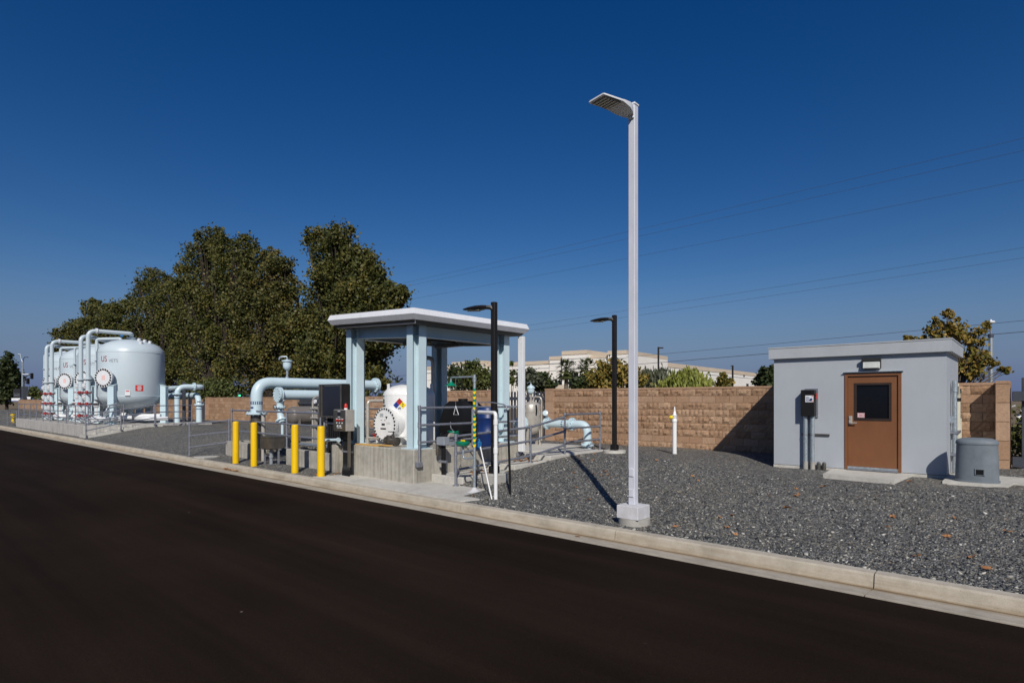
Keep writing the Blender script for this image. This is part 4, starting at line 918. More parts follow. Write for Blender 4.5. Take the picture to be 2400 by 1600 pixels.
# control panel with beacon
x0,x1,y0,y1=-12.17,-11.66,7.50,7.73
N=thing('control_station','stainless control panel with red beacon and switches on a pipe leg','control panel',(-11.9,7.6,.137))
cab=MB().cbox((x0,y0,1.175),(x1,y1,1.665),.008).build('cabinet','stainless',N,0)
dr=MB().cbox((x0+.01,y0-.012,1.185),(x1-.01,y0+.002,1.655),.004).build('door','stainless_dark',cab,0)
m=MB()
for i in range(3): m.cyl((x0+.15+.115*i,y0-.03,1.42),(x0+.15+.115*i,y0-.012,1.42),.024,n=12)
m.build('red_lamp','red',cab)
m=MB()
for i in range(3): m.cyl((x0+.16+.11*i,y0-.022,1.36),(x0+.16+.11*i,y0-.012,1.36),.018,n=12); m.box((x0+.12+.11*i,y0-.0135,1.445),(x0+.2+.11*i,y0-.012,1.462))
for i in range(2): m.cyl((x0+.2+.11*i,y0-.03,1.29),(x0+.2+.11*i,y0-.012,1.29),.022,n=12); m.box((x0+.16+.11*i,y0-.0135,1.245),(x0+.25+.11*i,y0-.012,1.26))
m.box((x0+.19,y0-.0135,1.62),(x0+.3,y0-.012,1.635)).box((x0+.2,y0-.0135,1.49),(x0+.29,y0-.012,1.505)); m.build('switch','label_white',cab)
m=MB().cbox((x0+.18,y0-.016,1.525),(x0+.31,y0-.011,1.60),.003); m.build('display','screen_dark',cab,0)
MB().cyl((x0+.32,7.62,1.665),(x0+.32,7.62,1.70),.04,n=16).build('beacon_base','label_white',N); MB().lathe((x0+.32,7.62,0),[(.038,1.70),(.038,1.76),(.03,1.79),(.015,1.805),(0,1.81)],16).build('beacon','red',N,50)
MB().cbox((x1-.07,7.58,.35),(x1-.01,7.64,1.175),.006).build('leg','stainless_dark',N,0)
cb=thing('conduit_bundle','bundle of black conduits curving into the gravel below the control panel','conduits',(-12.1,7.74,.12))
for i in range(6):
    xx=-12.17+.05*i
    MB().tube([(xx,7.77,1.17),(xx,7.77,.35),(xx+.04,7.72,.22),(xx+.20,7.62,.10)],.021,n=10,bend=.1).build('conduit','black_plastic',cb)
MB().box((-12.22,7.745,.66),(-11.82,7.80,.70)).build('strap','galv',cb,0); MB().box((-12.22,7.74,.95),(-11.80,7.79,1.17)).build('gutter_box','black_plastic',cb,0)
# black display panel
a0,a1=-13.22,-12.22
N=thing('display_panel','large black glazed display panel in a steel frame behind the bollards','display panel',(-12.7,7.8,.575))
MB().box((a0+.14,7.75,1.50),(a1-.02,7.77,2.23)).build('screen','screen_dark',N,0)
m=MB()
for xx in (a0,a0+.11,a1-.05): m.cbox((xx,7.73,1.46),(xx+.04,7.80,2.27),.004)
m.cbox((a0+.04,7.735,2.235),(a1-.05,7.80,2.27),.004).cbox((a0+.04,7.735,1.46),(a1-.05,7.80,1.495),.004); m.build('frame','stainless_dark',N,0)
MB().box((a1-.01,7.75,1.46),(a1+.07,7.92,2.27)).build('side_hood','black_post',N,0)
for xx in (a0+.02,a1): MB().cyl((xx,7.88,.575),(xx,7.88,1.6),.03,n=12).build('leg','galv',N)
cb=thing('conduit_rack','rack of many black vertical conduits below the display panel','conduits',(-12.8,7.95,.575))
for i in range(8): MB().cyl((-13.1+.1*i,7.93,.2),(-13.1+.1*i,7.93,1.44),.028,n=10).build('conduit','black_plastic',cb)
for z in (.9,1.3): MB().box((-13.2,7.885,z),(-12.2,7.902,z+.04)).build('strut','galv',cb,0)
solo('white_pipe',MB().tube([(at(760,1034,Y=7.6).x,7.6,.92),(at(790,1031,Y=7.65).x,7.65,.95)],.034,n=14).flange((at(793,1031,Y=7.65).x,7.65,.95),(1,0,0),.055,.03,6),'pale_blue','short light blue pipe stub between the right bollard and black conduits','pipe',(-13,7.6,.9))

# ---------------------------------------------------------------- tank farm
PT=.655
TP=thing('tank_pad','long raised concrete pad under the four round tanks','plinth',(-42.5,10,.1))
MB().cbox((-51,7.52,-.1),(-34.0,13.4,PT),.015).build('pad','conc_rib',TP,0)
T0=Vector((-36.3,10.16)); RR=1.55
dA=rad(-15.6)
def tank(label):
    x,y=T0; t=thing('pressure_tank',label,'tank',(x,y,PT),'pale blue round pressure tanks')
    MB().lathe((x,y,0),[(0,1.36),(.5,1.40),(.95,1.52),(1.3,1.71),(1.5,1.93),(RR,2.08),(RR,4.38),(1.5,4.56),(1.3,4.79),(.95,4.98),(.5,5.09),(0,5.12)],72).build('shell','tank_blue',t,50)
    for z in (2.09,4.37): MB().lathe((x,y,0),[(RR+.001,z-.02),(RR+.007,z-.012),(RR+.007,z+.012),(RR+.001,z+.02)],72,cap=False).build('seam','tank_blue',t,50)
    for sx,sy in ((1.2,-1.2),(1.2,1.2),(-1.2,-1.2),(-1.2,1.2)):
        a=Vector((sx,sy,0)).normalized(); n=Vector((-a.y,a.x,0)); c=Vector((x+sx,y+sy,0))
        m=MB(); 
        lo=[c-a*.14-n*.15,c+a*.14-n*.15,c+a*.14+n*.15,c-a*.14+n*.15]
        m.loft([[p+Vector((0,0,PT)) for p in lo],[p+Vector((0,0,2.60+(.1 if i in (0,3) else 0))) for i,p in enumerate(lo)]]); lg=m.build('leg','pale_blue',t,0)
        MB().obox(c+Vector((0,0,2.66)),a*.17+Vector((0,0,-.055)),n*.175,(0,0,.012)).build('leg_cap','pale_blue',lg,0)
        MB().obox(c+Vector((0,0,PT+.012)),a*.2,n*.2,(0,0,.012)).build('base_plate','pale_blue',lg,0)
    a=rad(-56); ax=Vector((math.cos(a),math.sin(a),0)); c=Vector((x,y,3.02))
    mw=MB().cyl(c+ax*1.4,c+ax*1.80,.34,n=36).build('manway','tank_blue',t)
    MB().cyl(c+ax*1.78,c+ax*1.86,.49,n=36).build('manway_cover','white_paint',mw)
    u,v,_=basis(ax); 
    for i in range(20):
        q=c+(u*math.cos(2*math.pi*i/20)+v*math.sin(2*math.pi*i/20))*.42; MB().cyl(q+ax*1.845,q+ax*1.90,.042,n=8).build('bolt','ink',mw)
    fm=plane_map(c+ax*1.863,(-math.sin(a),math.cos(a),0),(0,0,1)); m=MB(); patch(m,fm,.19,.24,1); m.build('manway_label','pink_label',mw,0)
    m=MB().cbox((c+ax*1.55+Vector((.0,.36,.1))),(c+ax*1.8+Vector((.1,.46,.25))),.01); m.build('hinge','tank_blue',mw,0)
    fm=cyl_map((x,y),RR+.006,rad(-66),3.98); m=MB(); put_text(m,'US',.42,fm,.85,.0,0); m.build('red_lettering','letter_red',t,0)
    m=MB(); put_text(m,'VETS',.23,fm,.95,.54,-.09); m.build('gray_lettering','ink_grey',t,0)
    fm=cyl_map((x,y),RR+.006,rad(-3),2.50); m=MB(); patch(m,fm,.36,.31,8); m.build('warning_sign','red_sign',t,0)
    fm=cyl_map((x,y),RR+.011,rad(-3),2.50); m=MB()
    for i,w in enumerate((.2,.14,.24,.18,.15)): patch(m,fm,w,.026,4,0,.095-.048*i)
    m.build('sign_print','label_white',t,0)
    fm=cyl_map((x,y),RR+.02,rad(-22),2.24); m=MB(); patch(m,fm,.22,.32,4); m.build('data_plate','label_white',t,0)
    fm=cyl_map((x,y),RR+.025,rad(-22),2.24); m=MB(); patch(m,fm,.16,.05,3,0,.10); m.build('plate_mark','red_sign',t,0); m=MB(); patch(m,fm,.22,.03,3,0,-.15); m.build('plate_edge','ink',t,0)
    for i,(aa,r) in enumerate(((rad(10),.75),(rad(24),.9),(rad(38),1.0),(rad(5),1.15))):
        q=Vector((x+math.cos(aa)*r,y+math.sin(aa)*r,5.12-.24*r*r)); MB().cyl(q,q+Vector((math.cos(aa)*.05,math.sin(aa)*.05,.16)),.08,n=12).build('nozzle','white_paint',t)
    MB().cyl((x,y,5.08),(x,y,5.2),.15,n=20).flange((x,y,5.2),(0,0,1),.23,.05,10).build('top_nozzle','tank_blue',t)
    MB().cyl((x,y,1.05),(x,y,1.4),.14,n=16).build('drain','tank_blue',t)
    MB().tube([(x,y,1.05),(x+.7,y+.3,1.02),(x+1.3,y+1.0,1.02)],.13,n=16).build('drain_pipe','white_paint',t)
    return t
labs=['round pressure tank nearest the camera with the whole curved side showing','second round pressure tank half hidden behind the nearest one','third round pressure tank with its manway showing left of the tall pipes','farthest round pressure tank behind the left group of tall pipes']
ta=tank(labs[0])
for i in range(1,4): c=copy_tree(ta,(-4.0*i,0,0)); c['label']=labs[i]
# pipe manifolds, one per pair of tanks
def manifold(label):
    m0=thing('pipe_manifold',label,'pipework',(-36.4,8.15,PT),'white pipe manifolds before the tanks')
    Y=8.15
    A,Bp,Cp,Dp=-36.0,-37.4,-37.45,-42.0; Yc=8.86
    MB().tube([(A,Y,2.95),(A,Y,5.42),(A,10.1,5.42),(A-.3,10.16,5.25)],.10,n=20,bend=.36).build('riser','tank_blue',m0)
    MB().tube([(Bp,Y,2.95),(Bp,Y,5.22),(Bp-.2,Y+.5,5.24),(-40.3,10.16,5.24),(-40.3,10.16,5.15)],.10,n=20,bend=.34).build('riser','tank_blue',m0)
    MB().tube([(Cp,Yc,1.5),(Cp,Yc,5.12),(Cp+.25,Yc+.2,5.14),(-36.5,9.7,5.16),(-36.5,9.75,5.0)],.078,n=18,bend=.2).build('riser','tank_blue',m0)
    MB().tube([(Dp,Yc,1.5),(Dp,Yc,4.95),(Dp+.3,Yc+.2,4.98),(-40.5,9.7,5.1),(-40.5,9.75,4.98)],.06,n=18,bend=.2).build('riser','tank_blue',m0)
    MB().flange((A,Y+.36,5.42),(0,1,0),.145,.07,6).build('coupling','white_paint',m0); MB().flange((Bp-.12,Y+.32,5.23),(-.3,1,0),.145,.07,6).build('coupling','white_paint',m0)
    MB().cbox((-36.56,9.7,5.25),(-36.44,9.82,5.36),.01).build('valve_handle','jug_blue',m0)
    for X in (A,Bp):
        p=MB().cyl((X,Y,.72),(X,Y,2.98),.115,n=22).build('header','tank_blue',m0)
        for z in (2.95,2.32,1.75,1.15):
            MB().flange((X,Y,z),(0,0,1),.185,.05,8).build('flange','tank_blue',p)
            MB().cyl((X,Y,z-.045),(X,Y,z-.026),.17,n=20).build('gasket','ink',p)
        for z in (2.62,2.05,1.45,.95):
            MB().flange((X-.30,Y-.04,z),(1,.1,0),.165,.05,8).cyl((X-.30,Y-.04,z),(X-.05,Y,z),.10,n=14).build('branch','white_paint',p)
            MB().cyl((X-.345,Y-.045,z),(X-.328,Y-.043,z),.155,n=18).build('gasket','ink',p)
            MB().cyl((X-.10,Y-.16,z+.12),(X-.10,Y-.1,z+.12),.045,n=10).build('gauge','label_white',p)
        for z in (1.70,1.08,2.28):
            MB().cyl((X,Y,z-.05),(X,Y,z+.03),.165,n=20).build('valve_ring','red_lever',p)
            MB().cbox((X+.06,Y-.20,z-.03),(X+.50,Y-.14,z+.02),.01).cyl((X+.48,Y-.17,z-.07),(X+.48,Y-.17,z+.07),.065,n=12).build('lever','red_lever',p)
            MB().cbox((X-.42,Y-.24,z-.02),(X-.05,Y-.19,z+.03),.01).build('lever','red_lever',p)
    for X in (Cp,Dp):
        p=MB().flange((X,Yc,1.75),(0,0,1),.15,.05,6).flange((X,Yc,1.55),(0,0,1),.15,.05,6).cyl((X,Yc,.75),(X,Yc,1.75),.085,n=14).build('valve_body','white_paint',m0)
        MB().cbox((X-.1,Yc-.14,1.60),(X+.14,Yc+.1,1.70),.01).build('gear','stainless_dark',p,0)
        MB().cbox((X-.05,Yc-.1,3.95),(X+.3,Yc+.3,4.0),.008).build('bracket','tank_blue',p,0); MB().cbox((X-.05,Yc-.1,1.85),(X+.3,Yc+.3,1.92),.008).build('bracket','galv',p,0)
    for i,(X0,X1,z,yy) in enumerate(((-38.2,-35.1,.92,8.25),(-37.6,-34.7,.90,10.3),(-38.6,-36.0,.95,9.0))): MB().tube([(X0,yy,z),(X1,yy,z),(X1+.3,yy+1.0,z)],.105,n=18,bend=.3).build('lower_pipe','white_paint',m0)
    for X in (-37.9,-36.7,-35.3): MB().flange((X,8.25,.92),(1,0,0),.17,.05,8).build('pipe_flange','white_paint',m0)
    for i in range(3): MB().tube([(-35.0+.35*i,8.6,PT),(-35.0+.35*i,8.6,1.3+.15*i),(-35.1+.35*i,9.0,1.4+.15*i)],.04,n=10,bend=.1).build('small_pipe','galv_light',m0)
    return m0
ma=manifold('nearer group of tall white pipes and red valves in front of the tanks')
c=copy_tree(ma,(-8.0,0,0)); c['label']='farther left group of tall white pipes and red valves in front of the tanks'
# guard rails of the pad
fy=7.62; xs=[-50.7+i*1.835 for i in range(10)]
rails('guard_rail','long many post guard rail along the front edge of the tank pad',[(x,fy,PT,1.62) for x in xs],[[(xs[0],fy,z),(xs[-1],fy,z)] for z in (1.62,1.30,.96)],.024,'galvanised guard rails')
rails('guard_rail','guard rail along the right edge of the tank pad beside the steps',[(-34.1,7.72,PT,1.62),(-34.1,9.2,PT,1.62)],[[(-34.1,7.72,z),(-34.1,9.2,z)] for z in (1.62,1.30,.96)],.024,'galvanised guard rails')
TS=thing('concrete_steps','concrete steps with ribbed nosings climbing to the tank pad','steps',(-33.5,8.8,.1))
for i in range(5):
    z=.12+.107*(i+1); a=7.35+.52*i
    s_=MB().cbox((-33.995,a,-.05),(-32.9,a+.52 if i<4 else 10.6,z),.01).build('step','conc_pale',TS,0)
    m=MB()
    for k in range(3): m.box((-33.4+.12*k,a-.002,z-.001),(-33.36+.12*k,a+.30,z+.003))
    m.build('nosing','stainless_dark',s_,0)
rails('stair_rail','sloping hand rail beside the steps of the tank pad',[(-32.85,7.35,.12,1.10),(-32.85,8.75,.45,1.42),(-32.85,10.2,.655,1.64)],[[(-32.85,7.35,z),(-32.85,8.75,z+.32),(-32.85,10.2,z+.54)] for z in (1.10,.78,.46)],.024,'galvanised guard rails')
rails('guard_rail','short guard rail between the steps and the pair of riser pipes',[(-32.85,10.25,.60,1.64),(-33.2,11.2,.60,1.60),(-33.6,12.2,.60,1.58)],[[(-32.85,10.25,z),(-33.6,12.2,z)] for z in (1.6,1.28,.95)],.024,'galvanised guard rails')
rails('entry_rail','low sloping rail at the far left end of the tank pad',[(-52.6,7.3,.12,1.0),(-51.2,7.6,.12,1.15)],[[(-52.6,7.3,z),(-51.2,7.6,z+.12),(-50.0,7.7,z+.25)] for z in (1.0,.7,.35)],.024,'galvanised guard rails')
h=at(25,1000,z=.2)
HYD=thing('yellow_hydrant','small yellow double hose hydrant at the far left rail','hydrant',(-52.3,7.55,.15))
for dx_ in (-.13,.13): MB().lathe((-52.3+dx_,7.55,0),[(.10,.34),(.10,.38),(.07,.40),(.07,.66),(.10,.68),(.10,.76),(.06,.80),(.13,.84),(.13,.9),(.05,.95)],14).build('barrel','hydrant_yellow',HYD,40)
MB().cbox((-52.42,7.5,.60),(-52.18,7.6,.68),.01).build('yoke','hydrant_yellow',HYD)
# riser pair right of the tanks
rx_,ry_=-35.1,12.0
P=thing('riser_pipe','light blue riser with a top elbow right of the nearest round tank','pipe',(rx_,ry_,.5))
MB().tube([(rx_,ry_,.5),(rx_,ry_,2.62),(rx_+.1,ry_+1.35,2.62),(rx_-6,ry_+1.45,2.62)],.14,n=20,bend=.45).build('pipe','pale_blue',P)
MB().flange((rx_,ry_,2.22),(0,0,1),.24,.05,10).build('flange','pale_blue',P); MB().flange((rx_+.05,ry_+.85,2.62),(0,1,0),.23,.07,8).build('flange','pale_blue',P)
MB().cyl((rx_,ry_,1.96),(rx_,ry_,2.0),.1415,n=20,cap=False).build('blue_band','ink_blue',P)
m=MB(); fm=cyl_map((rx_,ry_),.143,rad(-30),2.10); patch(m,fm,.15,.04,4); m.build('pipe_marker','ink',P,0)
r2x,r2y=-35.0,13.1
P=thing('riser_pipe','light blue riser bending left right of the nearest round tank','pipe',(r2x,r2y,.5))
MB().tube([(r2x,r2y,.5),(r2x,r2y,1.72),(r2x-.35,r2y+.05,2.15),(r2x-1.2,r2y+.1,2.15),(r2x-7,r2y+.3,2.15)],.155,n=20,bend=.3).build('pipe','pale_blue',P)
MB().flange((r2x,r2y,1.62),(0,0,1),.26,.05,10).build('flange','pale_blue',P)
MB().cyl((r2x,r2y,1.36),(r2x,r2y,1.40),.1565,n=20,cap=False).build('blue_band','ink_blue',P)
m=MB(); fm=cyl_map((r2x,r2y),.158,rad(-25),1.80); patch(m,fm,.2,.04,4); m.build('pipe_marker','ink',P,0)
MB().cbox((r2x-1.6,r2y,.5),(r2x-1.45,r2y+.15,2.02),.01).build('support','galv',P,0)
solo('steel_post',MB().cbox((-36.1,12.6,.5),(-35.95,12.75,2.9),.01).cbox((-36.3,12.5,.5),(-35.75,12.9,.53),.005),'dark_steel','dark steel support post right of the nearest round tank','post',(-36,12.7,.5))
import numpy as np
# ---------------------------------------------------------------- trees
def leaves(lobes,dens,size,seed,hollow=.45,droop=0,spread=.42):
    rng=np.random.default_rng(seed); P=[];S=[]
    for (c,r,n) in lobes:
        k=max(3,int(n/22)); d=rng.normal(size=(k,3)); d/=np.linalg.norm(d,axis=1)[:,None]
        rr=(hollow+(1-hollow)*rng.random(k)**.8)[:,None]*r
        cen=np.array(c)+d*rr*np.array([1,1,.95])
        m=22; pts=np.repeat(cen,m,0)+rng.normal(size=(k*m,3))*np.array([1,1,.75])*min(spread,r*.5)
        if droop: pts[:,2]-=np.abs(rng.normal(size=k*m))*droop
        P.append(pts)
    P=np.concatenate(P); n=len(P)
    nrm=rng.normal(size=(n,3))+np.array([.25,-.3,.75]); nrm/=np.linalg.norm(nrm,axis=1)[:,None]
    a=rng.normal(size=(n,3)); u=np.cross(nrm,a); u/=np.linalg.norm(u,axis=1)[:,None]; v=np.cross(nrm,u)
    if droop: u=u*.4+np.array([0,0,-1.0]); u/=np.linalg.norm(u,axis=1)[:,None]; v=np.cross(nrm,u); v/=np.linalg.norm(v,axis=1)[:,None]
    s=(size*rng.uniform(.65,1.25,n))[:,None]
    w=s*(.42 if not droop else .16)
    V=np.empty((n*4,3)); V[0::4]=P-u*s*.5; V[1::4]=P+v*w+nrm*s*.06; V[2::4]=P+u*s*.5; V[3::4]=P-v*w+nrm*s*.06
    return V,n
def leafobj(name,V,n,mat,parent):
    me=bpy.data.meshes.new(name); off=np.array(parent.location); V=(V-off).astype(np.float32)
    me.vertices.add(n*4); me.vertices.foreach_set('co',V.ravel()); me.loops.add(n*4); me.loops.foreach_set('vertex_index',np.arange(n*4,dtype=np.int32))
    me.polygons.add(n); me.polygons.foreach_set('loop_start',np.arange(0,n*4,4,dtype=np.int32))
    me.update(calc_edges=True); me.validate(); me.materials.append(MATS[mat])
    o=bpy.data.objects.new(name,me); COL.objects.link(o); o.parent=parent; return o
TS_=[100]
def tree(name,label,lobes,mat,size,dens,base=None,Y=None,f=None,trunk=.22,bark='bark',group=None,hollow=.35,droop=0,cat='tree',zb=0,spread=.42,dz=1.0,air=0,shr=1.0):
    TS_[0]+=1; rr=random.Random(TS_[0]); L=[]
    for (px,py,rp) in lobes:
        c=at(px,py,Y=Y) if Y is not None else at(px,py,f=f)
        fw=c.dot(FW); r=rp*fw/FP*shr; c=c+FW*rr.uniform(-.5,.5)*r*dz
        L.append((tuple(c),r,dens*rp*rp))
    if air:
        for (c,r,n) in list(L):
            for _ in range(air):
                a=rr.uniform(0,6.283); q=rr.uniform(.75,1.3); p=Vector(c)+RT*math.cos(a)*r*q+Vector((0,0,math.sin(a)*r*q))+FW*rr.uniform(-.6,.6)*r
                L.append((tuple(p),r*rr.uniform(.18,.34),n*.07))
    if base is None:
        bx=sum(c[0]*r for c,r,n in L)/sum(r for c,r,n in L); by=sum(c[1]*r for c,r,n in L)/sum(r for c,r,n in L)
    else: b=at(base,900,Y=Y) if Y is not None else at(base,900,f=f); bx,by=b.x,b.y
    t=thing(name,label,cat,(bx,by,zb),group)
    top=max(c[2] for c,r,n in L); m=MB(); zf=zb+(min(c[2] for c,r,n in L)-zb)*.8
    m.tube([(bx,by,zb),(bx+.05,by,zb+(zf-zb)*.6),(bx,by,zf)],lambda q:trunk*(1-.25*q),n=10)
    for c,r,n in L:
        k=zf-rr.random()*.3*(zf-zb); mid=(bx*.5+c[0]*.5+rr.uniform(-.2,.2),by*.5+c[1]*.5,(k*.45+c[2]*.55))
        m.tube([(bx,by,k),mid,c],lambda q:trunk*.42*(1-.75*q),n=6)
        for i in range(2): m.tube([c,(c[0]+rr.uniform(-.8,.8)*r,c[1]+rr.uniform(-.8,.8)*r,c[2]+rr.uniform(.2,.9)*r)],lambda q:trunk*.12*(1-.8*q),n=5)
    m.build('trunk',bark,t)
    V,n=leaves(L,dens,size,TS_[0],hollow,droop,spread); leafobj('crown',V,n,mat,t); return t
g='big street trees behind the wall'
tree('sycamore_tree','tall spreading tree right above the shelter roof, twin topped',[(745,560,24),(800,556,26),(772,595,40),(832,608,34),(862,640,32),(795,650,52),(850,700,54),(752,702,32),(905,702,32),(938,690,17),(915,735,26),(785,760,64),(862,770,58),(715,780,46),(760,838,56),(850,838,52),(905,790,30),(810,890,40),(870,885,34),(730,885,36)],'leaf_syc',.22,1.35,base=790,Y=25,trunk=.3,bark='bark_dark',group=g,air=11,shr=.92,hollow=.5)
tree('sycamore_tree','tall tree with the highest left crown, left of the elbow pipe',[(497,562,26),(522,585,34),(472,600,32),(442,632,30),(577,572,20),(588,615,30),(540,645,48),(475,670,48),(430,690,34),(505,720,55),(560,720,50),(450,750,50),(520,800,55),(470,835,50),(480,878,36),(545,872,36)],'leaf_syc',.24,1.35,base=510,Y=26.5,trunk=.32,bark='bark_dark',group=g,air=11,shr=.92,hollow=.5)
tree('sycamore_tree','tree with many brown leaves in the middle of the tall row',[(630,600,18),(656,618,22),(640,648,34),(680,674,24),(612,685,48),(660,716,46),(600,762,58),(690,780,50),(640,830,56),(580,830,46),(700,845,42),(620,885,34),(680,885,34)],'leaf_syc_brown',.22,1.35,base=640,Y=24.5,trunk=.3,bark='bark_dark',group=g,air=11,shr=.92,hollow=.5)
tree('sycamore_tree','broad tree directly right of the nearest round tank',[(338,650,24),(318,690,22),(368,668,32),(402,715,46),(348,735,42),(432,775,54),(380,800,52),(335,790,38),(420,850,48),(360,860,40)],'leaf_syc',.26,1.35,base=380,Y=27,trunk=.32,bark='bark_dark',group=g,air=11,shr=.92,hollow=.5)
tree('sycamore_tree','tree whose crown shows right above the nearest round tank pipes',[(204,718,16),(226,728,20),(256,733,24),(282,722,18),(242,768,34),(290,776,38),(200,770,26),(250,815,40),(300,835,40)],'leaf_syc',.31,1.35,base=250,Y=25.5,trunk=.32,bark='bark_dark',group=g,air=11,shr=.92,hollow=.5)
tree('sycamore_tree','farthest small looking tree of the tall row at the left',[(135,785,14),(160,775,17),(186,765,17),(165,803,24),(200,815,30),(140,813,16)],'leaf_syc',.4,1.6,base=160,Y=25.5,trunk=.3,bark='bark_dark',group=g,air=8,shr=.86,hollow=.5)
for i,(px,py,r,lab) in enumerate(((445,905,17,'low olive bush over the wall beside the riser pipes'),(487,914,19,'low olive bush over the wall end left of the bollards'),(525,911,17,'low olive bush under the tall tree left of the elbow pipe'))):
    tree('bush',lab,[(px,py,r),(px-r*.8,py+6,r*.7),(px+r*.8,py+5,r*.7)],'leaf_green',.22,2.2,Y=21.5,trunk=.05,cat='bush',group='low bushes beyond the wall')
g='young trees beyond the wall'
tree('young_tree','dark young tree seen under the shelter left of the shower pole',[(1066,870,13),(1080,882,17),(1060,893,15),(1082,900,18)],'leaf_dark',.15,2.6,Y=23,trunk=.06,group=g)
tree('young_tree','bushy young tree seen under the shelter beside the shower pole',[(1100,858,11),(1116,853,9),(1108,880,20),(1130,885,20),(1144,895,17),(1115,903,20)],'leaf_green',.15,2.4,Y=22,trunk=.06,group=g)
tree('young_tree','slender young tree between the shelter column and the downspout',[(1200,852,5),(1199,872,6),(1198,892,8)],'leaf_green',.15,3,Y=22,trunk=.04,group=g)
tree('young_tree','gray green loose young tree behind the filter vessel',[(1222,882,12),(1243,877,12),(1234,898,17),(1258,893,12)],'leaf_grey',.15,2.4,Y=22,trunk=.05,group=g)
tree('young_tree','dark spiky young tree right of the filter vessel air valve',[(1274,878,8),(1268,892,13),(1286,900,12),(1254,904,12),(1270,906,15)],'leaf_dark',.15,2.6,Y=22.5,trunk=.05,group=g)
tree('round_bush','round dark green bush between the two palms',[(1362,890,10),(1371,899,12),(1350,901,11),(1363,906,12)],'leaf_dark',.2,2.8,Y=27,trunk=.04,cat='bush')
tree('young_tree','bushy yellowing young tree between the farther black lamp and white pole',[(1412,856,10),(1440,848,10),(1428,876,20),(1452,868,17),(1402,888,18),(1392,903,12),(1466,880,17),(1440,900,22)],'leaf_gold',.15,2.0,Y=22,trunk=.06,group=g)
tree('young_tree','orange tinged young tree just right of the white pole',[(1484,872,13),(1498,892,13),(1482,900,14)],'leaf_gold',.15,2.2,Y=23,trunk=.05,group=g)
tree('willow','gray green drooping willow behind the thin distant lamp post',[(1518,876,12),(1546,873,12),(1530,888,20),(1508,900,16),(1552,893,12),(1530,903,16)],'leaf_grey',.32,1.8,Y=26,trunk=.08,droop=.35)
tree('round_bush','broad bright yellow green weeping bush over the block wall',[(1612,878,13),(1592,888,17),(1632,890,17),(1558,903,12),(1648,898,13),(1606,900,22),(1575,898,16),(1632,904,14)],'leaf_lime',.22,3.0,Y=23.5,trunk=.06,droop=.12,cat='bush')
tree('young_tree','small golden young tree beside the far lamp post',[(1696,876,4),(1692,888,8),(1706,897,8),(1684,902,8),(1698,905,10)],'leaf_gold',.17,3.0,Y=25,trunk=.04,group=g)
tree('young_tree','dark young tree peeking out at the left edge of the gray building',[(1794,872,10),(1812,870,10),(1790,890,12),(1808,888,13),(1772,893,6),(1800,903,13)],'leaf_dark',.15,2.6,Y=22,trunk=.05,group=g)
tree('young_tree','open crowned golden tree behind the gray building and wall end',[(2226,734,9),(2192,765,16),(2236,762,16),(2262,788,18),(2212,798,22),(2288,800,15),(2306,768,10),(2292,842,22),(2252,850,22),(2322,850,11),(2350,868,7),(2128,792,6),(2160,796,9),(2282,875,16)],'leaf_gold',.105,.62,base=2240,Y=21,trunk=.06,group=g,spread=.34,air=5,hollow=.2)
tree('conifer','dark bushy conifer at the far left edge of the picture',[(22,832,6),(20,846,10),(24,862,14),(14,864,12),(24,884,17),(8,886,16),(20,906,22),(2,910,18),(30,918,14),(14,926,20)],'leaf_dark',.55,3.0,f=118,trunk=.3,bark='bark_dark')
tree('bush','olive bush beyond the wall left of the tall white pipes',[(74,914,7),(86,921,8),(70,928,8),(92,930,7)],'leaf_green',.5,3.2,f=120,trunk=.1,cat='bush')
# far dark hedge line that closes the view under the crowns
V,n=leaves([((x,58+R.uniform(-3,3),1.8+R.uniform(0,1.0)),2.9,150) for x in [-190+3.2*i for i in range(36)]],1,.6,5,.5)
t=thing('far_hedge','far dark hedge closing the view under the tall tree crowns','hedge',(-130,58,0)); leafobj('foliage',V,n,'leaf_dark',t)
MB().box((-192,57.5,-.02),(-76,58.5,2.2)).build('hedge_core','bark_dark',t,0)
# flowering hedge behind the right gate
V,n=leaves([((.2+.42*i,18.2,.75),.62,3200) for i in range(10)]+[((.2+.42*i,18.25,1.25),.5,2600) for i in range(10)],1,.085,9,.5,spread=.15)
t=thing('hedge','clipped green hedge topped by white flowers behind the right gate','hedge',(1.5,18.2,.1)); leafobj('foliage',V,n,'leaf_green',t)
V,n=leaves([((.2+.42*i,18.3,1.62),.34,420) for i in range(10)],1,.10,10,.3,spread=.15); leafobj('flowers','' or V,n,'flower_white',t)
# palms
def palm(label,px,pt,pb,f):
    c=at(px,pt,f=f); t=thing('palm_tree',label,'palm tree',(c.x,c.y,0),'two palms before the white warehouse')
    MB().tube([(c.x,c.y,0),(c.x,c.y,c.z*.5),(c.x,c.y,c.z)],lambda q:.36-.1*q,n=12).build('trunk','bark',t)
    m=MB(); rr=random.Random(px)
    for i in range(85):
        a=rr.random()*6.283; el=rr.uniform(-1.0,1.35); L=rr.uniform(1.3,1.75); d=Vector((math.cos(a)*math.cos(el),math.sin(a)*math.cos(el),math.sin(el)))
        e=c+d*L; s_=Vector((-math.sin(a),math.cos(a),0))
        for k in range(9):
            w=(k-4)/4; tip=e+s_*w*.75+d*(.35*(1-abs(w)))-Vector((0,0,.25*abs(w)+.1))
            b=c+d*L*.72; m.add([b-s_*.13,b+s_*.13,tip],[(0,1,2)])
        m.add([c-s_*.05,c+s_*.05,c+d*L*.74],[(0,1,2)])
    m.build('fronds','leaf_green',t,0); return t
palm('left palm of two standing before the white warehouse entrance',1327,866,905,84)
palm('right palm beside the dark warehouse entrance',1374,862,905,88)
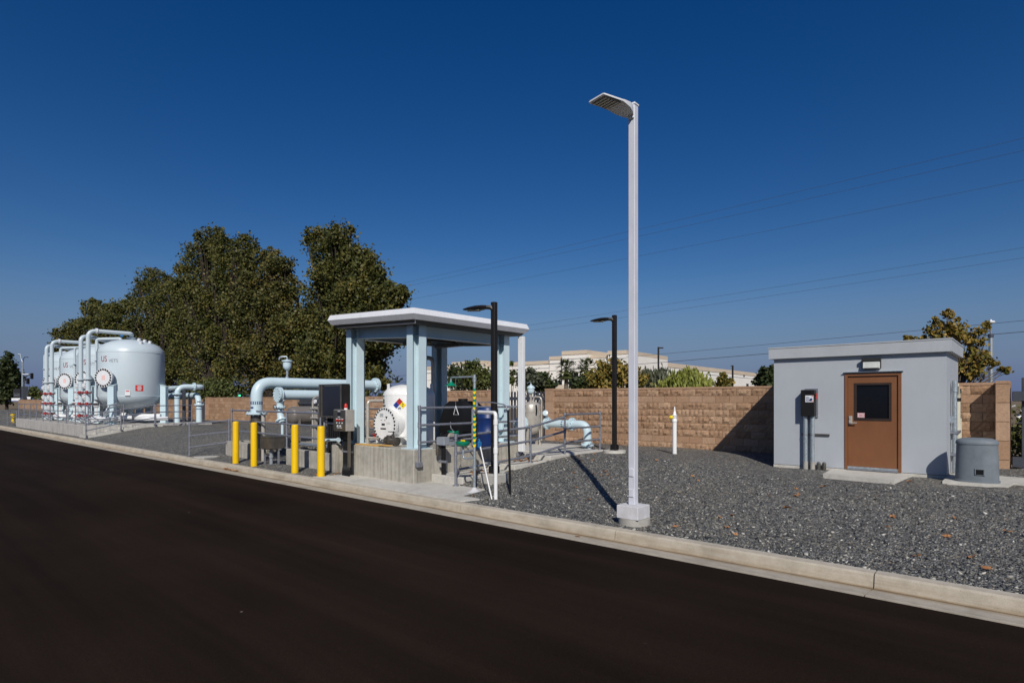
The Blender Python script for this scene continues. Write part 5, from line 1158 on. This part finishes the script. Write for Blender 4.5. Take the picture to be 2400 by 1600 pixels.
# ---------------------------------------------------------------- warehouse
WH=thing('warehouse','long white and tan warehouse numbered 6780 beyond the block wall','building',at(1400,937,f=130))
F0,F1=1/152.,1/123.
def fl(px): return 1/(F0+(F1-F0)*(px-1045)/403.)
def fr(px): return 1/(1/125.+(1/205.-1/125.)*(px-1475)/325.)
def seg(p0,p1,top,band,ff,proud=0,deep=22,flat=False):
    a=at(p0,937,f=ff(p0)); b=at(p1,937,f=ff(p1)); a.z=b.z=-.02
    d=(b-a).normalized(); n=Vector((d.y,-d.x,0)); n=n if n.dot(CAM-a)>0 else -n
    a+=n*proud; b+=n*proud; zt=at((p0+p1)/2,top,f=ff((p0+p1)/2)).z
    fw=ff((p0+p1)/2); bz=band*fw/FP
    MB().prism([(a.x,a.y),(b.x,b.y),(b.x-n.x*deep,b.y-n.y*deep),(a.x-n.x*deep,a.y-n.y*deep)],-.02,zt-.02).build('wall','ware_white',WH,0)
    o=.12; MB().prism([(a.x+n.x*o-d.x*.03,a.y+n.y*o-d.y*.03),(b.x+n.x*o+d.x*.03,b.y+n.y*o+d.y*.03),(b.x-n.x*deep+d.x*.03,b.y-n.y*deep+d.y*.03),(a.x-n.x*deep-d.x*.03,a.y-n.y*deep-d.y*.03)],zt-bz,zt).build('parapet','ware_tan',WH,0)
    # reveal line in the panel
    c=(a+b)/2+n*.02; c.z=zt-bz-.9; MB().obox(c,(b-a)/2,n*.03,(0,0,.05)).build('reveal','hatch_grey',WH,0)
    return a,b,d,n,zt
seg(1000,1063,857.5,7,fl); seg(1063,1138,847,8,fl,.6); seg(1138,1291,848,8,fl); seg(1291,1329.5,835,8,fl,.6)
E_=seg(1329.5,1387.5,823,9,fl,2.2); seg(1387.5,1433,831,8,fl,.6); seg(1433,1476,822.5,9,fl,1.6)
seg(1477,1513,838,9,fr,1.0); seg(1513,1810,861,9,fr)
def wbox(p0,p1,y0,y1,ff,proud,mat,nm,d_=.06):
    a=at(p0,937,f=ff(p0)); b=at(p1,937,f=ff(p1)); f_=ff((p0+p1)/2); d=(b-a); d.z=0; n=Vector((d.y,-d.x,0)).normalized(); n=n if n.dot(CAM-a)>0 else -n
    z0=at(p0,y1,f=f_).z; z1=at(p0,y0,f=f_).z; c=(a+b)/2+n*proud; c.z=(z0+z1)/2
    return MB().obox(c,d/2,n*d_,(0,0,(z1-z0)/2)).build(nm,mat,WH,0)
for p0,p1 in ((1262,1268),(1270,1277),(1279,1286),(1288,1296.5),(1304,1310),(1311,1318),(1319,1325)): wbox(p0,p1,891,902.5,fl,.65 if p0>1290 else .05,'glass_dark','window')
wbox(1344,1373,872,906,fl,2.25,'glass_dark','entrance'); wbox(1344,1373,886,887,fl,2.33,'hatch_grey','mullion'); wbox(1356,1357,872,906,fl,2.33,'hatch_grey','mullion')
wbox(1340,1346,870,910,fl,2.5,'ware_white','pilaster',.4); wbox(1371,1377,870,910,fl,2.5,'ware_white','pilaster',.4)
for p in (1263,1287): wbox(p-2.4,p+2.4,869.5,875,fl,.05,'ware_tan','vent')
for p,y in ((1557,862),(1611,867),(1660,872),(1743,880)): wbox(p-1.3,p+1.3,y-1,y+1.2,fr,.1,'dark_steel','wall_lamp',.15)
for p,y in ((1670,898),(1751,903)): wbox(p-2.3,p+2.3,y-4,y+4,fr,.1,'glass_dark','window')
wbox(1290,1345,903,912,fl,3.5,'ware_tan','planter_wall',.5)
a,b,d,n,zt=E_; f_=fl(1354); o=at(1354,853.3,f=f_); o=o+n*0; 
pl=a+d*((o-a).dot(d)); pl=Vector((pl.x,pl.y,o.z))+n*.06
m=MB(); put_text(m,'6780',1.0,plane_map(pl,d,(0,0,1)),.95); m.build('number','ink',WH,0)
# ---------------------------------------------------------------- power lines, poles
def wireobj(label,p0,p1,Y,sag,r):
    a=at(*p0,Y=Y); b=at(*p1,Y=Y); dv=(b-a)/(b-a).length; a2=a-dv*45; b2=b+dv*25; pts=[]
    for i in range(41):
        t=i/40; p=a2*(1-t)+b2*t; p=p-Vector((0,0,sag*math.sin(math.pi*max(0,min(1,t)))))+Vector((0,0,sag*.9)); pts.append(p)
    solo('power_line',MB().tube(pts,r,n=5),'wire',label,'power line',tuple(a),'overhead power lines')
wireobj('topmost of the three high power lines',(942,663),(2400,331),28,.5,.0062)
wireobj('second of the three high power lines',(942,672),(2400,360),28.6,.5,.0062)
wireobj('lowest of the three high power lines',(964,700),(2400,429),28.3,.5,.006)
wireobj('upper of the two middle power lines above the gray building',(1240,761),(2400,584),33,.4,.0062)
wireobj('lower of the two middle power lines above the gray building',(1240,774),(2400,608),33.5,.4,.0062)
wireobj('thin cable just above the roof of the gray building',(1495,833),(2400,753),31,.3,.009)
wireobj('thicker cable passing behind the roof of the gray building',(1547,848),(2400,779),30,.3,.013)
b=at(2322,900,Y=24); t=at(2322,757,Y=24)
U=thing('antenna_pole','gray pole with a white disc antenna above the wall end','pole',(b.x,b.y,0))
MB().cyl((b.x,b.y,0),(b.x,b.y,at(2322,787,Y=24).z),.068,.058,n=14).build('pole','galv_light',U); MB().cyl((b.x,b.y,at(2322,787,Y=24).z),(b.x,b.y,t.z),.028,n=10).build('mast','galv',U)
MB().lathe((b.x,b.y,t.z),[(.02,-.02),(.10,0),(.115,.03),(.10,.06),(.03,.075),(.03,.11),(0,.12)],20).build('antenna','white_paint',U,40); MB().cyl((b.x,b.y,at(2322,787,Y=24).z-.05),(b.x,b.y,at(2322,787,Y=24).z+.06),.075,n=12).build('collar','dark_steel',U)
def farlamp(label,px,yt,f,side):
    c=at(px,yt,f=f); L=thing('distant_lamp_post',label,'lamp post',(c.x,c.y,0),'distant dark lamp posts')
    MB().cyl((c.x,c.y,0),(c.x,c.y,c.z),.075*f/50,n=10).build('pole','black_post',L); e=c+RT*side*f*11/FP
    MB().obox((c+e)/2-Vector((0,0,.08)),(e-c)/2,FW*.12,(0,0,.05)).build('lamp_head','black_post',L,0)
farlamp('thin dark lamp post among the trees right of the white pole',1543,813,52,1); farlamp('small far lamp post before the long white warehouse wall',1717,856,95,-.4)
b=at(1082,812,Y=20); 
solo('thin_pole',MB().cyl((b.x,20,0),(b.x,20,3.6),.03,n=8),'black_post','thin dark pole seen under the shelter behind the shower arm','pole',(b.x,20,0))
# far left street furniture
f=112
c=at(52.5,848,f=f); P=thing('street_light','double armed gray street light pole beside the conifer','street light',(c.x,c.y,0))
MB().cyl((c.x,c.y,0),(c.x,c.y,c.z),.19,.12,n=12).build('pole','galv_light',P)
a1=at(44,829.5,f=f); a2=at(61.5,836.8,f=f)
MB().tube([c,c*.6+a1*.4+Vector((0,0,.1)),a1+RT*.25,a1],.06,n=6,bend=.5).build('arm','galv_light',P); MB().tube([c-Vector((0,0,.5)),at(55.5,839,f=f),at(58.5,836.8,f=f),a2],.06,n=6,bend=.4).build('arm','dark_steel',P)
MB().lathe(a1-Vector((0,0,.1)),[(.1,-.08),(.26,0),(.2,.12),(.05,.18)],12).build('lamp','galv_light',P); MB().obox(a2,RT*.3,FW*.15,(0,0,.06)).build('lamp','dark_steel',P,0)
f=106
S=thing('traffic_signal','dark traffic signal arm with two heads beside the double street light','traffic signal',at(57,937,f=f)); b=at(57,937,f=f)
MB().tube([at(56.5,935,f=f),at(56.5,896,f=f),at(60,882,f=f),at(68,877.5,f=f),at(76,877,f=f)],.08,n=8,bend=.5).build('arm','dark_steel',S)
for px,py in ((75.5,881),(66.5,893)):
    q=at(px,py,f=f-.5); h=MB().cbox(q-Vector((.22,.15,.52)),q+Vector((.22,.15,.52)),.03).build('head','black_plastic',S)
    m=MB()
    for k in (-.33,0,.33): p=q+Vector((0,0,k))-FW*.15; m.cyl(p,p-FW*.22,.13,.14,n=10)
    m.build('visors','black_post',h)
MB().obox(at(60,876.5,f=f),RT*.55,FW*.03,(0,0,.06)).build('street_name_plate','label_white',S,0)
f=101; q=at(40,921,f=f)
S=thing('lease_sign','black lease sign with gray lettering on a white base','sign',at(40,938,f=f))
MB().obox(at(40.5,921,f=f),RT*.62,FW*.08,(0,0,.76)).build('board','ink',S,0); MB().obox(at(40,935.5,f=f),RT*.72,FW*.3,(0,0,.22)).build('base','label_white',S,0)
m=MB(); put_text(m,'For Lease',.30,plane_map(at(40.6,922.3,f=f)-FW*.1,RT,(0,0,1)),.9); 
m.obox(at(40.5,926.5,f=f)-FW*.09,RT*.5,FW*.01,(0,0,.05)); m.build('lettering','ink_grey',S,0)
solo('white_cart',MB().loft([[at(64.5,935,f=97),at(71,935,f=97),at(71,935,f=98.2),at(64.5,935,f=98.2)],[at(62.8,929.5,f=97),at(72,929.5,f=97),at(72,929.5,f=98.2),at(62.8,929.5,f=98.2)]]),'label_white','small white tapered box above the wall beside the lease sign','box',at(67,936,f=97.6),smooth=0)
solo('dark_utility_box',MB().cbox(at(57,912,f=104)-Vector((.5,.4,2.0)),at(57,908,f=104)+Vector((.9,.4,.2)),.03),'dark_steel','dark tall cabinet right of the street light pole','cabinet',at(60,937,f=104))
f=96
S=thing('traffic_signal','green lit traffic signal seen under the tall trees','traffic signal',at(558,937,f=f))
MB().cyl(at(558,945,f=f),at(558,913,f=f),.07,n=8).build('pole','galv_light',S)
for px in (553.5,563):
    q=at(px,922,f=f); h=MB().cbox(q-Vector((.20,.15,.58)),q+Vector((.20,.15,.58)),.03).build('head','black_plastic',S)
emis('green_light',(.05,.9,.45),2.5)
q=at(563,926.3,f=f)-FW*.22; MB().cyl(q,q-FW*.04,.15,n=14).build('green_lamp','green_light',S)
solo('street_sign',MB().obox(at(588,907,f=90),RT*.38,FW*.03,(0,0,.30)).cyl(at(588,911,f=90.2),at(588,945,f=90.2),.04,n=6),'blue','small blue street sign left of the big elbow pipe','sign',at(588,937,f=90),smooth=0)
# ---------------------------------------------------------------- fallen leaves
def leafmesh(seed):
    rr=random.Random(seed); m=MB(); n=10; vs=[(0,0,.012)]
    for i in range(n):
        a=2*math.pi*i/n; r=.06*(1.0 if i%2==0 else .5)*rr.uniform(.75,1.15)
        vs.append((math.cos(a)*r,math.sin(a)*r,rr.uniform(-.002,.03)))
    m.add(vs,[(0,1+i,1+(i+1)%n) for i in range(n)]); return m
protos=[leafmesh(i).build('fallen_leaf','leaf_dry',None,0,(0,0,0)) for i in range(5)]
for o in protos: tag(o,'small dry brown leaf fallen on the ground','leaf','fallen dry leaves')
def zat(x,y):
    if 6.95<y<7.07: return .122
    if y<6.9: return .0
    if -9.7<x<-8.72 and y>8.34: return .295 if y<9.95 else .42 if y<11.25 else .50
    if -12.3<x<-7.9 and y<8.3: return .137
    return gz(x,y)+.012
spots=[]
for px,py in ((1538,1079),(1500,1093),(1713,1073),(1623,1103),(1637,1124),(1716,1207),(1702,1235),(1723,1252),(1687,1212),(1585,1233),(1804,1162),(1865,1145),(1868,1161),(1843,1190),(2132,1127),(2090,1131),(2237,1214),(2278,1306),(2220,1257),(2150,1303),(2315,1335),(2092,1210),(2080,1235),(2360,1246),(1425,1107),(1410,1110),(1388,1076),(1432,1113),(1360,1078),(1355,1068),(1394,1063),(1390,1108),(1345,1105),(1350,1142),(1380,1170),(1418,1103),(528,1002),(533,1002),(575,1005),(1930,1140)):
    p=at(px,py,z=.25)
    for _ in range(3): p=at(px,py,z=zat(p.x,p.y))
    spots.append(p)
rl=random.Random(3)
for i in range(26): spots.append((rl.gauss(-9.25,.2),rl.gauss(10.9,.28),0))
for i in range(22): spots.append((rl.gauss(-9.2,.18),rl.gauss(9.2,.16),0))
for i in range(14): spots.append((rl.gauss(-16.3,.35),rl.uniform(6.86,6.90),0))
for i in range(5): spots.append((rl.gauss(-12.3,.2),rl.gauss(7.55,.12),0))
for px,py in ((256,1047),(1355,1249),(1110,1175)): p=at(px,py,z=0.05); spots.append(p)
for i,p in enumerate(spots):
    o=protos[i] if i<5 else protos[i%5].copy()
    if i>=5: COL.objects.link(o)
    o.location=(p[0],p[1],zat(p[0],p[1])); o.rotation_euler=(rl.uniform(-.4,.4),rl.uniform(-.4,.4),rl.uniform(0,6.28)); s_=rl.uniform(.6,1.25); o.scale=(s_,s_,s_)
# ---------------------------------------------------------------- loose stones lying on the near gravel
rng=np.random.default_rng(11); n=30000
xs=rng.uniform(-9.2,3.2,n); ys=7.09+rng.random(n)**1.5*5.6
vis=(ys> (7.08)) & ~((xs<-7.3)&(ys<8.4)) & ~((np.abs(xs+4.26)<.26)&(np.abs(ys-7.45)<.26)) & ~((xs<-8.6))
xs,ys=xs[vis],ys[vis]; n=len(xs); zs=np.array([gz(a,b) for a,b in zip(xs,ys)])
sz=rng.lognormal(-4.55,.36,n)[:,None]
cube=np.array([(-1,-1,-1),(1,-1,-1),(1,1,-1),(-1,1,-1),(-1,-1,1),(1,-1,1),(1,1,1),(-1,1,1)],float)
P=cube[None]*rng.uniform(.45,1.0,(n,8,3)); ang=rng.uniform(0,6.283,n); ca,sa=np.cos(ang)[:,None],np.sin(ang)[:,None]
P*=np.array([1.25,.85,.55]); til=rng.normal(0,.35,(n,2)); P[:,:,2]+=P[:,:,0]*til[:,:1]+P[:,:,1]*til[:,1:]
V=np.stack([P[:,:,0]*ca-P[:,:,1]*sa,P[:,:,0]*sa+P[:,:,1]*ca,P[:,:,2]],2)*sz[:,:,None]+np.stack([xs,ys,zs+sz[:,0]*.2],1)[:,None]
fq=np.array([(0,3,2,1),(4,5,6,7),(0,1,5,4),(1,2,6,5),(2,3,7,6),(3,0,4,7)]); F=(np.arange(n)[:,None,None]*8+fq[None]).reshape(-1)
me=bpy.data.meshes.new('loose_stones'); me.vertices.add(n*8); me.vertices.foreach_set('co',V.astype(np.float32).ravel()); me.loops.add(n*24); me.loops.foreach_set('vertex_index',F.astype(np.int32))
me.polygons.add(n*6); me.polygons.foreach_set('loop_start',np.arange(0,n*24,4,dtype=np.int32)); me.update(calc_edges=True); me.materials.append(MATS['stone'])
o=bpy.data.objects.new('loose_stones',me); COL.objects.link(o); tag(o,'loose gray stones scattered over the near gravel bed','gravel',None,'stuff')
# ---------------------------------------------------------------- camera, sun, sky
cam=bpy.data.cameras.new('camera'); co=bpy.data.objects.new('camera',cam); COL.objects.link(co); SC.camera=co
cam.sensor_width=36; cam.lens=FP/2400*36; cam.shift_y=(HY-800)/2400; cam.shift_x=0; cam.clip_end=4000; cam.clip_start=.05
co.location=CAM; co.rotation_euler=Matrix((RT,Vector((0,0,1)),-FW)).transposed().to_euler()
SUN=Vector((.686,-.728,0)).normalized(); el=rad(37.0)
sd=SUN*math.cos(el)+Vector((0,0,math.sin(el)))
l=bpy.data.lights.new('sun','SUN'); l.energy=SUN_E; l.angle=rad(.53); l.color=(1,.955,.89); lo=bpy.data.objects.new('sun',l); COL.objects.link(lo)
lo.rotation_euler=sd.to_track_quat('Z','Y').to_euler(); lo.location=(10,-10,20)
w=bpy.data.worlds.new('World'); SC.world=w; w.use_nodes=True; nt=w.node_tree; bg=nt.nodes['Background']
sk=nt.nodes.new('ShaderNodeTexSky'); sk.sky_type='NISHITA'; sk.sun_disc=False; sk.sun_elevation=el; sk.sun_rotation=math.atan2(SUN.x,SUN.y)
sk.altitude=SKY_ALT; sk.air_density=SKY_AIR; sk.dust_density=SKY_DUST; sk.ozone_density=SKY_OZ
hs=nt.nodes.new('ShaderNodeHueSaturation'); hs.inputs['Hue'].default_value=.5135; hs.inputs['Saturation'].default_value=1.4; hs.inputs['Value'].default_value=1.15
nt.links.new(sk.outputs[0],hs.inputs['Color'])
tc=nt.nodes.new('ShaderNodeTexCoord'); sp=nt.nodes.new('ShaderNodeSeparateXYZ'); nt.links.new(tc.outputs['Generated'],sp.inputs[0])
mr=nt.nodes.new('ShaderNodeMapRange'); mr.interpolation_type='SMOOTHSTEP'; mr.inputs['From Min'].default_value=-.02; mr.inputs['From Max'].default_value=.22; mr.inputs['To Min'].default_value=1; mr.inputs['To Max'].default_value=0
nt.links.new(sp.outputs[2],mr.inputs[0])
k=1/SKY_S; nt.links.new(mixc(nt,mr.outputs[0],hs.outputs[0],(.105*k,.150*k,.305*k)),bg.inputs[0]); bg.inputs[1].default_value=SKY_S
SC.view_settings.view_transform='Standard'; SC.view_settings.look='None'; SC.view_settings.exposure=EXPO; SC.view_settings.gamma=1
